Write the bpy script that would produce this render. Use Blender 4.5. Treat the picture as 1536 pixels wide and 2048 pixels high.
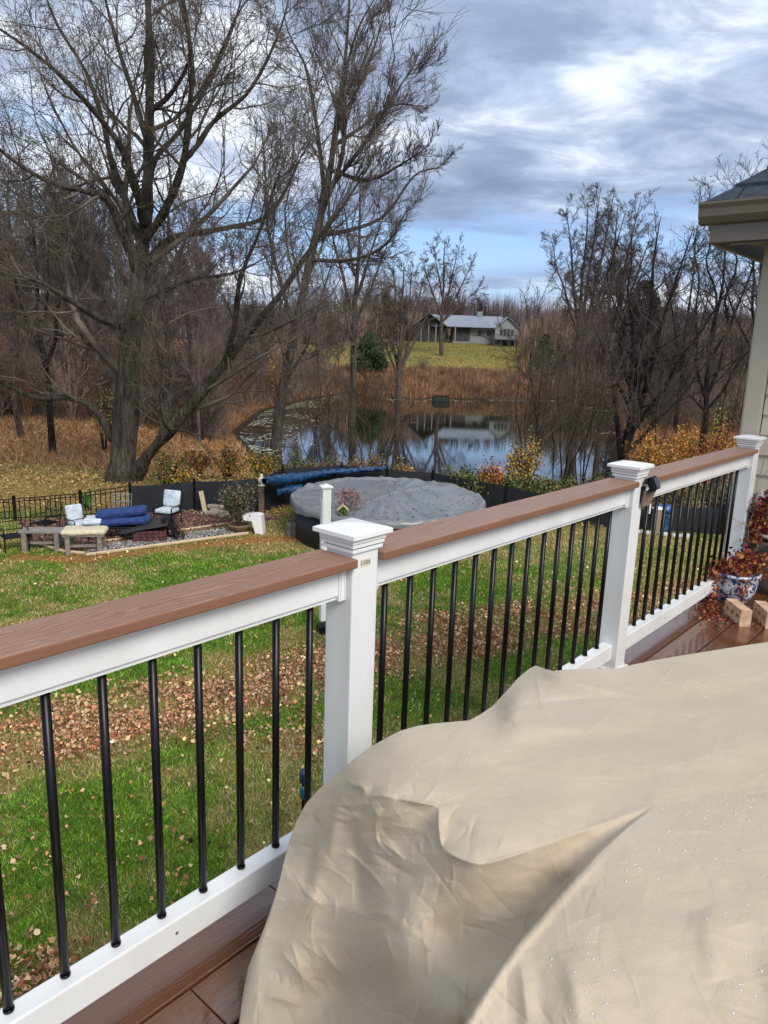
import bpy, math, random
import numpy as np
random.seed(7); RNG = np.random.default_rng(11)
PI = math.pi
for o in list(bpy.data.objects): bpy.data.objects.remove(o, do_unlink=True)
SC = bpy.context.scene; COL = SC.collection

# ------------------------------------------------------------------ camera
FPX, PITCH, ROLL, YA, CH = 1480., 0.2196, 0.0337, .7166, 1.45   # focal (px of 1536), down pitch, roll, rail heading, eye height over the deck
cam = bpy.data.cameras.new('camera'); camo = bpy.data.objects.new('camera', cam); COL.objects.link(camo)
cam.sensor_fit = 'VERTICAL'; cam.sensor_height = 24.0; cam.lens = 24.0 * FPX / 2048.
cam.clip_start = .05; cam.clip_end = 5000
from mathutils import Matrix, Vector, Euler
camo.matrix_world = Matrix.Translation((0, 0, CH)) @ Matrix.Rotation(PI/2 - PITCH, 4, 'X') @ Matrix.Rotation(ROLL, 4, 'Z')
SC.camera = camo

# ------------------------------------------------------------------ sky and sun
SUN_EL, SUN_AZ = math.radians(40), math.radians(150)     # azimuth clockwise from +Y
W = bpy.data.worlds.new('World'); SC.world = W; W.use_nodes = True
nt = W.node_tree; nt.nodes.clear()
def N(nt, t, **kw):
    n = nt.nodes.new(t)
    for k, v in kw.items():
        if k.startswith('i_'): n.inputs[k[2:].replace('_', ' ')].default_value = v
        else: setattr(n, k, v)
    return n
def math_node(nt, op, a, b=None, clamp=False):
    n = nt.nodes.new('ShaderNodeMath'); n.operation = op; n.use_clamp = clamp
    for i, v in enumerate((a, b)):
        if v is None: continue
        if isinstance(v, (int, float)): n.inputs[i].default_value = v
        else: nt.links.new(v, n.inputs[i])
    return n.outputs[0]
def ramp(nt, src, stops, interp='LINEAR'):
    n = nt.nodes.new('ShaderNodeValToRGB'); n.color_ramp.interpolation = interp
    e = n.color_ramp.elements
    while len(e) < len(stops): e.new(.5)
    for k, (p, c) in enumerate(stops):
        e[k].position = p; e[k].color = (c, c, c, 1) if isinstance(c, (int, float)) else (*c, 1)
    nt.links.new(src, n.inputs[0]); return n.outputs[0]
def mixc(nt, fac, a, b, mode='MIX'):
    n = nt.nodes.new('ShaderNodeMix'); n.data_type = 'RGBA'; n.blend_type = mode
    for sock, v in ((n.inputs[0], fac), (n.inputs[6], a), (n.inputs[7], b)):
        if isinstance(v, (int, float)): sock.default_value = v
        elif isinstance(v, tuple): sock.default_value = (*v, 1)
        else: nt.links.new(v, sock)
    return n.outputs[2]
sky = N(nt, 'ShaderNodeTexSky', sky_type='NISHITA', sun_disc=False, sun_elevation=SUN_EL, sun_rotation=SUN_AZ, dust_density=.6)
tc = N(nt, 'ShaderNodeTexCoord'); sep = N(nt, 'ShaderNodeSeparateXYZ'); nt.links.new(tc.outputs['Generated'], sep.inputs[0])
zc = math_node(nt, 'ADD', math_node(nt, 'MAXIMUM', sep.outputs[2], 0.0), .16)
cx = math_node(nt, 'DIVIDE', sep.outputs[0], zc); cy = math_node(nt, 'DIVIDE', sep.outputs[1], zc)
comb = N(nt, 'ShaderNodeCombineXYZ'); nt.links.new(cx, comb.inputs[0]); nt.links.new(cy, comb.inputs[1])
def noise(nt, vec, scale, detail=6, rough=.55, dist=0., off=(0, 0, 0), stretch=(1, 1, 1)):
    mp = N(nt, 'ShaderNodeMapping'); mp.inputs['Location'].default_value = off; mp.inputs['Scale'].default_value = stretch
    if vec is not None: nt.links.new(vec, mp.inputs[0])
    n = N(nt, 'ShaderNodeTexNoise'); n.inputs['Scale'].default_value = scale; n.inputs['Detail'].default_value = detail
    n.inputs['Roughness'].default_value = rough; n.inputs['Distortion'].default_value = dist
    nt.links.new(mp.outputs[0], n.inputs[0]); return n.outputs[0]
n1 = noise(nt, comb.outputs[0], .75, 9, .5, .25, (3.1, 1.7, 0), (1, .9, 1))        # light and dark cloud masses
n2 = noise(nt, comb.outputs[0], 1.0, 8, .5, .3, (7.3, 2.2, 1), (.55, 1., 1))     # where the blue shows
n3 = noise(nt, comb.outputs[0], 3.2, 8, .6, .4, (1.3, 5.2, 2), (.7, 1., 1))
n1b = math_node(nt, 'ADD', math_node(nt, 'MULTIPLY', n1, .60), math_node(nt, 'MULTIPLY', n3, .40))
cloud = ramp(nt, n1b, [(.375, (.21, .265, .39)), (.455, (.29, .36, .51)), (.51, (.46, .54, .69)), (.56, (.80, .86, .95)), (.64, (1.06, 1.09, 1.12))])
deck_low = ramp(nt, sep.outputs[2], [(.0, .85), (.055, .7), (.095, .15), (.17, .2), (.30, .75), (.5, 1.)])
cover = math_node(nt, 'ADD', n2, math_node(nt, 'MULTIPLY', deck_low, .22))
cfac = ramp(nt, cover, [(.44, .12), (.56, .9), (.66, 1.)])
blue = mixc(nt, .55, sky.outputs[0], (.22, .43, .86))
bg1 = N(nt, 'ShaderNodeBackground'); bg1.inputs[1].default_value = .12; nt.links.new(sky.outputs[0], bg1.inputs[0])
bg1b = N(nt, 'ShaderNodeBackground'); bg1b.inputs[1].default_value = .78; bg1b.inputs[0].default_value = (.25, .47, .93, 1)
mxs = N(nt, 'ShaderNodeMixShader'); mxs.inputs[0].default_value = .6; nt.links.new(bg1.outputs[0], mxs.inputs[1]); nt.links.new(bg1b.outputs[0], mxs.inputs[2])
bg2 = N(nt, 'ShaderNodeBackground'); bg2.inputs[1].default_value = .84; nt.links.new(cloud, bg2.inputs[0])
mx = N(nt, 'ShaderNodeMixShader'); nt.links.new(cfac, mx.inputs[0]); nt.links.new(mxs.outputs[0], mx.inputs[1]); nt.links.new(bg2.outputs[0], mx.inputs[2])
wo = N(nt, 'ShaderNodeOutputWorld'); nt.links.new(mx.outputs[0], wo.inputs[0])
sl = bpy.data.lights.new('sun', 'SUN'); sl.energy = 2.0; sl.angle = math.radians(24); sl.color = (1, .95, .88)
so = bpy.data.objects.new('sun', sl); COL.objects.link(so)
sd = Vector((math.sin(SUN_AZ)*math.cos(SUN_EL), math.cos(SUN_AZ)*math.cos(SUN_EL), math.sin(SUN_EL)))
so.rotation_euler = sd.to_track_quat('Z', 'Y').to_euler(); so.location = (0, 0, 30)
SC.view_settings.view_transform = 'Standard'; SC.view_settings.look = 'None'; SC.view_settings.exposure = 0.62; SC.view_settings.gamma = 1
SC.view_settings.use_curve_mapping = False

# ------------------------------------------------------------------ geometry of the place
SY, CY_ = math.sin(YA), math.cos(YA)
THETA = PI/2 - YA                       # deck frame: local x along the rail, local y outwards over the yard
def dk(u, v, z=0.): return (u*SY - v*CY_, u*CY_ + v*SY, z)
def ray(px, py):
    x = (np.asarray(px, float)-768)/FPX; y = (np.asarray(py, float)-1024)/FPX
    c, s = math.cos(ROLL), math.sin(ROLL)
    x, y = c*x + s*y, -s*x + c*y
    return x, math.cos(PITCH) - y*math.sin(PITCH), -math.sin(PITCH) - y*math.cos(PITCH)
def atz(px, py, z):
    x, y, k = ray(px, py); t = (z-CH)/k; return np.array([x*t, y*t, z + 0*t])
def atd(px, py, d):                     # point on the line of sight at ground distance d ahead
    x, y, k = ray(px, py); t = d/y; return np.array([x*t, d + 0*t, CH + k*t])
def sm(a, b, x):
    t = np.clip((x-a)/(b-a), 0, 1); return t*t*(3-2*t)
WATER = -4.75
PONDPX = [(462, 868), (500, 915), (600, 945), (740, 975), (1000, 992), (1200, 985), (1262, 940), (1245, 870), (1225, 822), (1130, 801), (980, 799), (768, 797), (690, 786), (610, 800), (520, 822)]
POND = np.array([atz(a, b, WATER)[:2] for a, b in PONDPX])
def poly_sd(x, y, P):                   # signed distance, negative inside
    x = np.asarray(x, float); y = np.asarray(y, float)
    d = np.full(x.shape, 1e9); ins = np.zeros(x.shape, bool); n = len(P)
    for i in range(n):
        ax, ay = P[i]; bx, by = P[(i+1) % n]
        ex, ey = bx-ax, by-ay
        t = np.clip(((x-ax)*ex+(y-ay)*ey)/(ex*ex+ey*ey), 0, 1)
        d = np.minimum(d, np.hypot(x-ax-t*ex, y-ay-t*ey))
        c = ((ay > y) != (by > y)) & (x < ex*(y-ay)/(ey if abs(ey) > 1e-9 else 1e-9)+ax)
        ins ^= c
    return np.where(ins, -d, d)
def vnoise(x, y, s, seed=0):            # smooth value noise
    x = np.asarray(x)/s + seed*17.3; y = np.asarray(y)/s + seed*9.1
    xi, yi = np.floor(x).astype(np.int64), np.floor(y).astype(np.int64); fx, fy = x-xi, y-yi
    fx, fy = fx*fx*(3-2*fx), fy*fy*(3-2*fy)
    def h(a, b):
        n = (a*374761393 + b*668265263 + seed*974711) & 0x7fffffff
        n = ((n ^ (n >> 13))*1274126177) & 0x7fffffff
        return ((n ^ (n >> 16)) & 0xffff)/65535.
    return (h(xi, yi)*(1-fx)+h(xi+1, yi)*fx)*(1-fy) + (h(xi, yi+1)*(1-fx)+h(xi+1, yi+1)*fx)*fy
def fbm(x, y, s, seed=0, o=4):
    r = 0; a = .5; t = 0
    for k in range(o): r = r+a*vnoise(x, y, s/2**k, seed+k); t += a; a *= .55
    return r/t
def ground(x, y):
    x = np.asarray(x, float); y = np.asarray(y, float)
    left = sm(-6, -16, x)
    near = -2.75 - (1.6-.75*left)*sm(19, 36, y) - .35*left*sm(36, 60, y)*0
    far = -4.5 + (3.35+4.5)*sm(80, 180, y)*1. + 6*sm(180, 420, y)
    farl = -3.6 + 5*sm(60, 200, y) + 6*sm(180, 420, y)
    b = np.where(y < 60, near, 0)
    w = sm(55, 86, y)
    farm = far*(1-left) + farl*left
    r = near*(1-w) + farm*w
    r = r + .10*(fbm(x, y, 9, 3)-.5)*sm(14, 30, y) + .5*(fbm(x, y, 30, 5)-.5)*sm(30, 90, y)
    s = poly_sd(x, y, POND)
    bank = WATER + .12 + .05*np.clip(s, 0, 8)
    r = np.where(s < 8, r*sm(0, 8, s) + bank*(1-sm(0, 8, s)), r)
    return np.where(s < 0, WATER - .7*sm(0, 2.5, -s) + .1*sm(1.5, 0, -s), r)
def G(px, py):                          # where a line of sight meets the ground
    x, y, k = [float(v) for v in ray(px, py)]
    ds = np.concatenate([np.arange(3, 60, .1), np.arange(60, 400, .5)])
    X, Y, Z = x*ds/y, ds, CH + k*ds/y
    h = Z - ground(X, Y); i = int(np.argmax(h < 0))
    return (float(X[i]), float(Y[i]), float(ground(X[i], Y[i])))

# ------------------------------------------------------------------ mesh helpers
def tag(o, label=None, cat=None, group=None, kind=None):
    if label: o['label'] = label
    if cat: o['category'] = cat
    if group: o['group'] = group
    if kind: o['kind'] = kind
    return o
def thing(name, loc, rz=0., label=None, cat=None, group=None):
    o = bpy.data.objects.new(name, None); COL.objects.link(o); o.empty_display_size = .2
    o.location = [float(v) for v in loc]; o.rotation_euler = (0, 0, rz)
    return tag(o, label, cat, group)
def mesh_np(name, V, F, m, parent=None, smooth=False, col=None):
    V = np.ascontiguousarray(V, np.float32).reshape(-1, 3); F = np.ascontiguousarray(F, np.int32)
    me = bpy.data.meshes.new(name); k = F.shape[1]
    me.vertices.add(len(V)); me.vertices.foreach_set('co', V.ravel())
    me.loops.add(F.size); me.loops.foreach_set('vertex_index', F.ravel())
    me.polygons.add(len(F)); me.polygons.foreach_set('loop_start', np.arange(len(F), dtype=np.int32)*k)
    me.polygons.foreach_set('loop_total', np.full(len(F), k, np.int32))
    if smooth: me.polygons.foreach_set('use_smooth', np.ones(len(F), bool))
    if col is not None:
        a = me.color_attributes.new('Col', 'FLOAT_COLOR', 'POINT')
        c = np.ones((len(V), 4), np.float32); c[:, :3] = col; a.data.foreach_set('color', c.ravel())
    me.update(calc_edges=True)
    if m is not None: me.materials.append(m)
    o = bpy.data.objects.new(name, me); COL.objects.link(o); o.parent = parent
    return o
class MB:
    def __init__(s): s.v = []; s.f = []
    def add(s, vs, fs):
        b = len(s.v); s.v += [tuple(map(float, p)) for p in vs]; s.f += [tuple(b+i for i in f) for f in fs]; return s
    def box(s, c, d, rz=0., ry=0., rx=0., bev=0.):
        R = Euler((rx, ry, rz)).to_matrix(); h = [k/2 for k in d]; c = Vector(c)
        if bev <= 0:
            vs = [c + R @ Vector((sx*h[0], sy*h[1], sz*h[2])) for sx in (-1, 1) for sy in (-1, 1) for sz in (-1, 1)]
            return s.add(vs, [(0, 1, 3, 2), (4, 6, 7, 5), (0, 4, 5, 1), (2, 3, 7, 6), (0, 2, 6, 4), (1, 5, 7, 3)])
        import bmesh
        bm = bmesh.new(); bmesh.ops.create_cube(bm, size=1)
        for q in bm.verts: q.co = Vector((q.co.x*d[0], q.co.y*d[1], q.co.z*d[2]))
        bmesh.ops.bevel(bm, geom=bm.edges[:], offset=bev, segments=2, profile=.5, affect='EDGES')
        bm.verts.index_update(); s.add([c + R @ q.co for q in bm.verts], [tuple(w.index for w in f.verts) for f in bm.faces]); bm.free(); return s
    def tube(s, pts, rad, n=8, cap=True):
        pts = [Vector(p) for p in pts]; rad = rad if hasattr(rad, '__len__') else [rad]*len(pts)
        vs = []; ref = None
        for i, p in enumerate(pts):
            t = (pts[min(i+1, len(pts)-1)]-pts[max(i-1, 0)]).normalized()
            if ref is None: ref = t.orthogonal().normalized()
            ref = (ref - t*ref.dot(t)).normalized(); w = t.cross(ref)
            for k in range(n):
                a = 2*PI*k/n; vs.append(p + (ref*math.cos(a)+w*math.sin(a))*rad[i])
        fs = [(i*n+k, i*n+(k+1) % n, (i+1)*n+(k+1) % n, (i+1)*n+k) for i in range(len(pts)-1) for k in range(n)]
        if cap: fs += [tuple(reversed(range(n))), tuple((len(pts)-1)*n+k for k in range(n))]
        return s.add(vs, fs)
    def cyl(s, a, b, r, n=12, r2=None): return s.tube([a, b], [r, r if r2 is None else r2], n)
    def lathe(s, c, prof, n=20, sq=1.):
        vs = [(c[0]+r*math.cos(2*PI*k/n), c[1]+r*math.sin(2*PI*k/n)*sq, c[2]+z) for r, z in prof for k in range(n)]
        fs = [(i*n+k, i*n+(k+1) % n, (i+1)*n+(k+1) % n, (i+1)*n+k) for i in range(len(prof)-1) for k in range(n)]
        fs += [tuple(reversed(range(n))), tuple((len(prof)-1)*n+k for k in range(n))]
        return s.add(vs, fs)
    def prism(s, poly, z0, z1):
        n = len(poly); vs = [(x, y, z0) for x, y in poly]+[(x, y, z1) for x, y in poly]
        return s.add(vs, [tuple(reversed(range(n))), tuple(range(n, 2*n))]+[(i, (i+1) % n, n+(i+1) % n, n+i) for i in range(n)])
    def build(s, name, m, parent=None, smooth=False):
        me = bpy.data.meshes.new(name); me.from_pydata(s.v, [], s.f); me.update()
        if smooth:
            me.polygons.foreach_set('use_smooth', [len(p.vertices) == 4 for p in me.polygons])
        if m is not None: me.materials.append(m)
        o = bpy.data.objects.new(name, me); COL.objects.link(o); o.parent = parent; return o
def frame(o, u=0., v=0., z=0., rz=0.):
    o.location = dk(u, v, z); o.rotation_euler = (0, 0, THETA+rz); return o

# ------------------------------------------------------------------ materials
def mat(name, c, rough=.6, var=.0, vs=8., c2=None, bump=0., bs=60., spec=.5, attr=False, metal=0., coord='Object', bdist=.003, stretch=(1, 1, 1), trans=None):
    m = bpy.data.materials.new(name); m.use_nodes = True; t = m.node_tree; b = t.nodes['Principled BSDF']
    b.inputs['Roughness'].default_value = rough; b.inputs['Metallic'].default_value = metal
    b.inputs['Specular IOR Level'].default_value = spec
    tcn = N(t, 'ShaderNodeTexCoord'); src = tcn.outputs[coord]
    if attr:
        a = N(t, 'ShaderNodeAttribute', attribute_name='Col'); base = a.outputs[0]
    else: base = tuple(c)
    if var > 0 or c2:
        f = noise(t, src, vs, 5, .6, 0, stretch=stretch)
        f = ramp(t, f, [(.3, 0.), (.7, 1.)])
        if c2: base = mixc(t, f, base, tuple(c2))
        else:
            k = math_node(t, 'ADD', math_node(t, 'MULTIPLY', f, 2*var), 1-var)
            base = mixc(t, 1., base, k, 'MULTIPLY')
    if isinstance(base, tuple): b.inputs['Base Color'].default_value = (*base, 1)
    else: t.links.new(base, b.inputs['Base Color'])
    if bump > 0:
        bn = noise(t, src, bs, 4, .6, stretch=stretch); bp = N(t, 'ShaderNodeBump'); bp.inputs['Strength'].default_value = bump; bp.inputs['Distance'].default_value = bdist
        t.links.new(bn, bp.inputs['Height']); t.links.new(bp.outputs[0], b.inputs['Normal'])
    return m
M = {}
M['white'] = mat('white_vinyl', (.82, .82, .82), .38, vs=3.5, c2=(.67, .68, .65), bump=.06, bs=30, stretch=(1, 1, .35))
M['iron'] = mat('black_metal', (.004, .004, .005), .34, .2, 9, spec=.3)
M['trim'] = mat('tan_trim', (.50, .44, .35), .5, .06, 4)
M['gutter'] = mat('gutter_metal', (.17, .135, .108), .4, .10, 5)
M['siding'] = mat('siding_vinyl', (.60, .55, .45), .55, .05, 6, bump=.15, bs=25, stretch=(1, .1, 4))
M['weather'] = mat('weathered_wood', (.23, .20, .17), .85, .35, 14, bump=.5, bs=60, stretch=(.3, 1, 1))
M['cloth_w'] = mat('white_cushion', (.52, .58, .63), .9, .22, 7, bump=.9, bs=9, bdist=.03)
M['blue'] = mat('blue_cushion', (.018, .045, .17), .8, .5, 7, bump=1., bs=10, bdist=.05)
M['tarp_b'] = mat('blue_tarp', (.008, .055, .14), .35, .45, 4, bump=.9, bs=9, bdist=.06)
M['screen'] = mat('black_screen', (.010, .012, .016), .55, .3, 3)
M['lumber'] = mat('pale_lumber', (.55, .42, .26), .7, .15, 8)
M['plastic'] = mat('white_plastic', (.82, .82, .82), .35)
M['brick'] = mat('brick_clay', (.46, .25, .15), .9, .3, 26, c2=(.70, .52, .35), bump=.6, bs=90)
M['barkpot'] = mat('barrel_wood', (.10, .085, .07), .9, .4, 12, bump=.8, bs=35, stretch=(3, 3, .4))
M['red'] = mat('red_glaze', (.36, .012, .045), .3, .25, 10)
M['darkred'] = mat('firebrick', (.10, .035, .035), .8, .5, 12)
M['stone'] = mat('pale_stone', (.62, .60, .56), .8, .2, 9, bump=.4, bs=30)
M['clay'] = mat('terracotta', (.25, .12, .06), .8, .3, 9)

# composite deck and cap boards: fine grain, wet deck
def board_mat(name, c, c2, rough, wet=False, axis=(1, 14, 14), blend=1.):
    m = bpy.data.materials.new(name); m.use_nodes = True; t = m.node_tree; b = t.nodes['Principled BSDF']
    src = N(t, 'ShaderNodeTexCoord').outputs['Object']
    d = noise(t, src, 2.6, 3, .5, 0, stretch=(1, 3, 3)); wv = N(t, 'ShaderNodeTexWave', wave_type='BANDS', bands_direction='Y')
    wv.inputs['Scale'].default_value = 34; wv.inputs['Distortion'].default_value = 24; wv.inputs['Detail'].default_value = 3; wv.inputs['Detail Scale'].default_value = .5
    mp = N(t, 'ShaderNodeMapping'); mp.inputs['Scale'].default_value = (.22, 1, 1); t.links.new(src, mp.inputs[0]); t.links.new(mp.outputs[0], wv.inputs[0])
    ge = N(t, 'ShaderNodeNewGeometry'); sx_ = N(t, 'ShaderNodeSeparateXYZ'); t.links.new(ge.outputs['Normal'], sx_.inputs[0]); up = math_node(t, 'GREATER_THAN', sx_.outputs[2], .75)   # only the broad face is embossed
    f = math_node(t, 'MULTIPLY', math_node(t, 'MULTIPLY', wv.outputs['Fac'], blend), up)
    c0 = mixc(t, f, c, c2); c1 = mixc(t, math_node(t, 'MULTIPLY', d, .5), c0, tuple(.6*k for k in c)); t.links.new(c1, b.inputs['Base Color'])
    bp = N(t, 'ShaderNodeBump'); bp.inputs['Strength'].default_value = .25; bp.inputs['Distance'].default_value = .0012
    t.links.new(wv.outputs['Fac'], bp.inputs['Height']); t.links.new(bp.outputs[0], b.inputs['Normal'])
    if wet:
        w = noise(t, src, 1.6, 4, .55, .6, off=(2, 5, 0)); t.links.new(ramp(t, w, [(.38, .06), (.55, .22), (.7, .38)]), b.inputs['Roughness'])
        b.inputs['Coat Weight'].default_value = .6; b.inputs['Coat Roughness'].default_value = .09
    else: b.inputs['Roughness'].default_value = rough
    return m
M['cap'] = board_mat('cap_board', (.25, .118, .070), (.43, .255, .175), .42, blend=.85)
M['deck'] = board_mat('wet_deck_board', (.15, .062, .030), (.11, .045, .024), .2, True, blend=.5)

# ------------------------------------------------------------------ deck, railing
RV, BV, ZB0, ZB1 = 1.33, 1.32, .145, .806
def deck():
    m = MB(); edge = 1.42
    k = 0; v1 = edge
    bounds = [1.42, 1.385-.003]
    v = 1.392
    rows = [(1.243, 1.42-.003)] + [(1.093-.15*i, 1.237-.15*i) for i in range(26)]
    for i, (a, b) in enumerate(rows):
        cuts = [-3.2, 1.14 if i == 0 else (1.14+2.4*((i*7) % 5)/5-1.3), 3.9+.5*((i*3) % 4)+.9, 9.]
        if i == 0: cuts = [-3.2, 1.14, 5.09]
        for c0, c1 in zip(cuts[:-1], cuts[1:]):
            c1 = min(c1, 5.09)
            if c1-c0 > .05: m.box(((c0+c1)/2, (a+b)/2, -.0125), (c1-c0-.003, b-a-.001, .025), bev=.003)
    o = m.build('deck', M['deck']); frame(o); tag(o, kind='structure')
    f = MB(); f.box((.9, 1.40, -.19), (8.3, .03, .30)).box((.9, -.5, -.06), (8.3, 3.7, .04))
    for u in (-2.5, 1.39, 4.9): f.box((u, 1.2, -1.5), (.14, .14, 2.6))
    o = f.build('deck_frame', M['cap']); frame(o); tag(o, kind='structure')
deck()
POSTS = [-.386, 1.392, 3.172, 4.955]
PLAB = ['white railing post at the left end of the deck rail beside the first baluster bay',
        'nearest white railing post with a square cap, a small printed tag under the cap',
        'white railing post carrying a small solar light, middle of the deck rail',
        'white railing post against the beige siding at the far end of the deck rail']
def railing_post(u, lab):
    t = thing('railing_post', (0, 0, 0), label=lab, cat='post', group='white posts of the deck railing'); frame(t, u, BV, 0)
    s = .0495
    m = MB(); m.box((0, 0, .475), (2*s, 2*s, .95), bev=.004); m.build('sleeve', M['white'], t)
    c = MB(); c.box((0, 0, .958), (.128, .128, .016), bev=.003); c.box((0, 0, .93), (.116, .116, .010), bev=.002); c.box((0, 0, .944), (.122, .122, .010), bev=.002)
    h = .076
    c.add([(-h, -h, .967), (h, -h, .967), (h, h, .967), (-h, h, .967), (-h, -h, .978), (h, -h, .978), (h, h, .978), (-h, h, .978),
           (-h+.012, -h+.012, .983), (h-.012, -h+.012, .983), (h-.012, h-.012, .983), (-h+.012, h-.012, .983), (0, 0, .993)],
          [(3, 2, 1, 0), (0, 1, 5, 4), (1, 2, 6, 5), (2, 3, 7, 6), (3, 0, 4, 7), (4, 5, 9, 8), (5, 6, 10, 9), (6, 7, 11, 10), (7, 4, 8, 11), (8, 9, 12), (9, 10, 12), (10, 11, 12), (11, 8, 12)])
    c.build('post_cap', M['white'], t)
    k = MB(); k.box((0, 0, .012), (.128, .128, .022), bev=.003); k.build('base_trim', M['white'], t)
    return t
PT = [railing_post(u, l) for u, l in zip(POSTS, PLAB)]
def text_obj(name, s, size, m, parent, loc, rot, extrude=.0004):
    cu = bpy.data.curves.new(name, 'FONT'); cu.body = s; cu.size = size; cu.extrude = extrude; cu.align_x = 'CENTER'; cu.align_y = 'CENTER'
    o = bpy.data.objects.new(name, cu); COL.objects.link(o); dg = bpy.context.evaluated_depsgraph_get()
    me = bpy.data.meshes.new_from_object(o.evaluated_get(dg)); bpy.data.objects.remove(o, do_unlink=True)
    me.materials.clear(); me.materials.append(m); q = bpy.data.objects.new(name, me); COL.objects.link(q)
    q.parent = parent; q.location = loc; q.rotation_euler = rot; return q
M['tagpaper'] = mat('old_tag', (.62, .58, .46), .6); M['ink'] = mat('tag_ink', (.06, .05, .03), .6)
m = MB(); m.box((-.002, -.0503, .892), (.036, .0012, .020)); st = m.build('tag_sticker', M['tagpaper'], PT[1])
text_obj('tag_lettering', 'C1522', .0135, M['ink'], st, (-.002, -.0513, .892), (PI/2, 0, 0))
def railing_section(u0, u1, lab):
    a, b = u0+.0498, u1-.0498; L = b-a
    t = thing('railing_section', (0, 0, 0), label=lab, cat='railing', group='railing sections between the white posts'); frame(t, a, BV, 0)
    m = MB(); m.box((L/2, 0, .9015), (L-.001, .140, .025), bev=.004); m.build('cap_board', M['cap'], t)
    m = MB(); m.box((L/2, 0, .8475), (L-.001, .046, .081), bev=.003); m.box((L/2, 0, .801), (L-.004, .030, .010)); m.build('top_rail', M['white'], t)
    m = MB(); m.box((L/2, 0, .1075), (L-.001, .052, .075), bev=.004); m.build('bottom_rail', M['white'], t)
    for s in (0, 1):
        x = .014 if s == 0 else L-.014
        m = MB(); m.box((x, 0, .842), (.026, .058, .098), bev=.002)
        for q in (-1, 1): m.box((x+q*.007, -.030, .842), (.004, .004, .094), bev=.001)
        m.build('rail_bracket', M['white'], t)
    for s in (0,):
        m = MB(); m.box((.02, 0, .1075), (.03, .060, .085), bev=.002); m.build('rail_bracket', M['white'], t)
    sp = .1143; n = 14; x0 = (L-13*sp)/2
    mm = MB(); mm.cyl((0, 0, .13), (0, 0, .81), .0095, 12); mm.cyl((0, 0, .1455), (0, 0, .152), .0108, 12)
    b0 = mm.build('baluster', M['iron'], t, True); b0.location = (x0, .008, 0)
    for i in range(1, n):
        c = b0.copy(); COL.objects.link(c); c.parent = t; c.location = (x0+i*sp, .008, 0)
    for x in (.32*L, .68*L):
        s1 = MB(); s1.cyl((x, -.0260, .11), (x, -.0275, .11), .004, 8); s1.build('screw_head', M['gutter'], t)
    return t
railing_section(POSTS[0], POSTS[1], 'nearest railing section at the left edge, left of the tagged post')
railing_section(POSTS[1], POSTS[2], 'railing section in the middle, between the tagged post and the post with the solar light')
railing_section(POSTS[2], POSTS[3], 'farthest railing section, ending at the post against the house')
# solar light on the middle post
t = thing('solar_light', (0, 0, 0), label='small black solar spotlight clipped to the middle railing post', cat='solar light'); frame(t, POSTS[2]+.030, BV-.0505, .845)
m = MB(); m.box((0, -.006, 0), (.030, .012, .075), bev=.002); m.tube([(0, -.01, .0), (.012, -.022, .012), (.022, -.032, .03)], .006, 8); m.build('bracket', M['iron'], t)
m = MB(); m.box((.022, -.038, .052), (.070, .030, .062), rx=-.45, rz=.1, bev=.005); m.build('lamp_head', M['iron'], t)
m = MB(); m.box((.0235, -.0545, .060), (.056, .002, .048), rx=-.45, rz=.1, bev=.0008); m.build('solar_cell', mat('solar_cell', (.03, .045, .07), .12), t)
m = MB(); m.add([(-.018, -.012, -.05), (.018, -.035, -.048), (.058, -.042, .018), (-.01, -.02, .02), (-.018, -.008, -.05), (.018, -.029, -.048), (.058, -.036, .018), (-.01, -.014, .02)],
                [(0, 1, 2, 3), (7, 6, 5, 4), (0, 4, 5, 1), (1, 5, 6, 2), (2, 6, 7, 3), (3, 7, 4, 0)]); m.build('mounting_plate', mat('brown_smoked_glass', (.16, .11, .075), .25), t)

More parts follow.
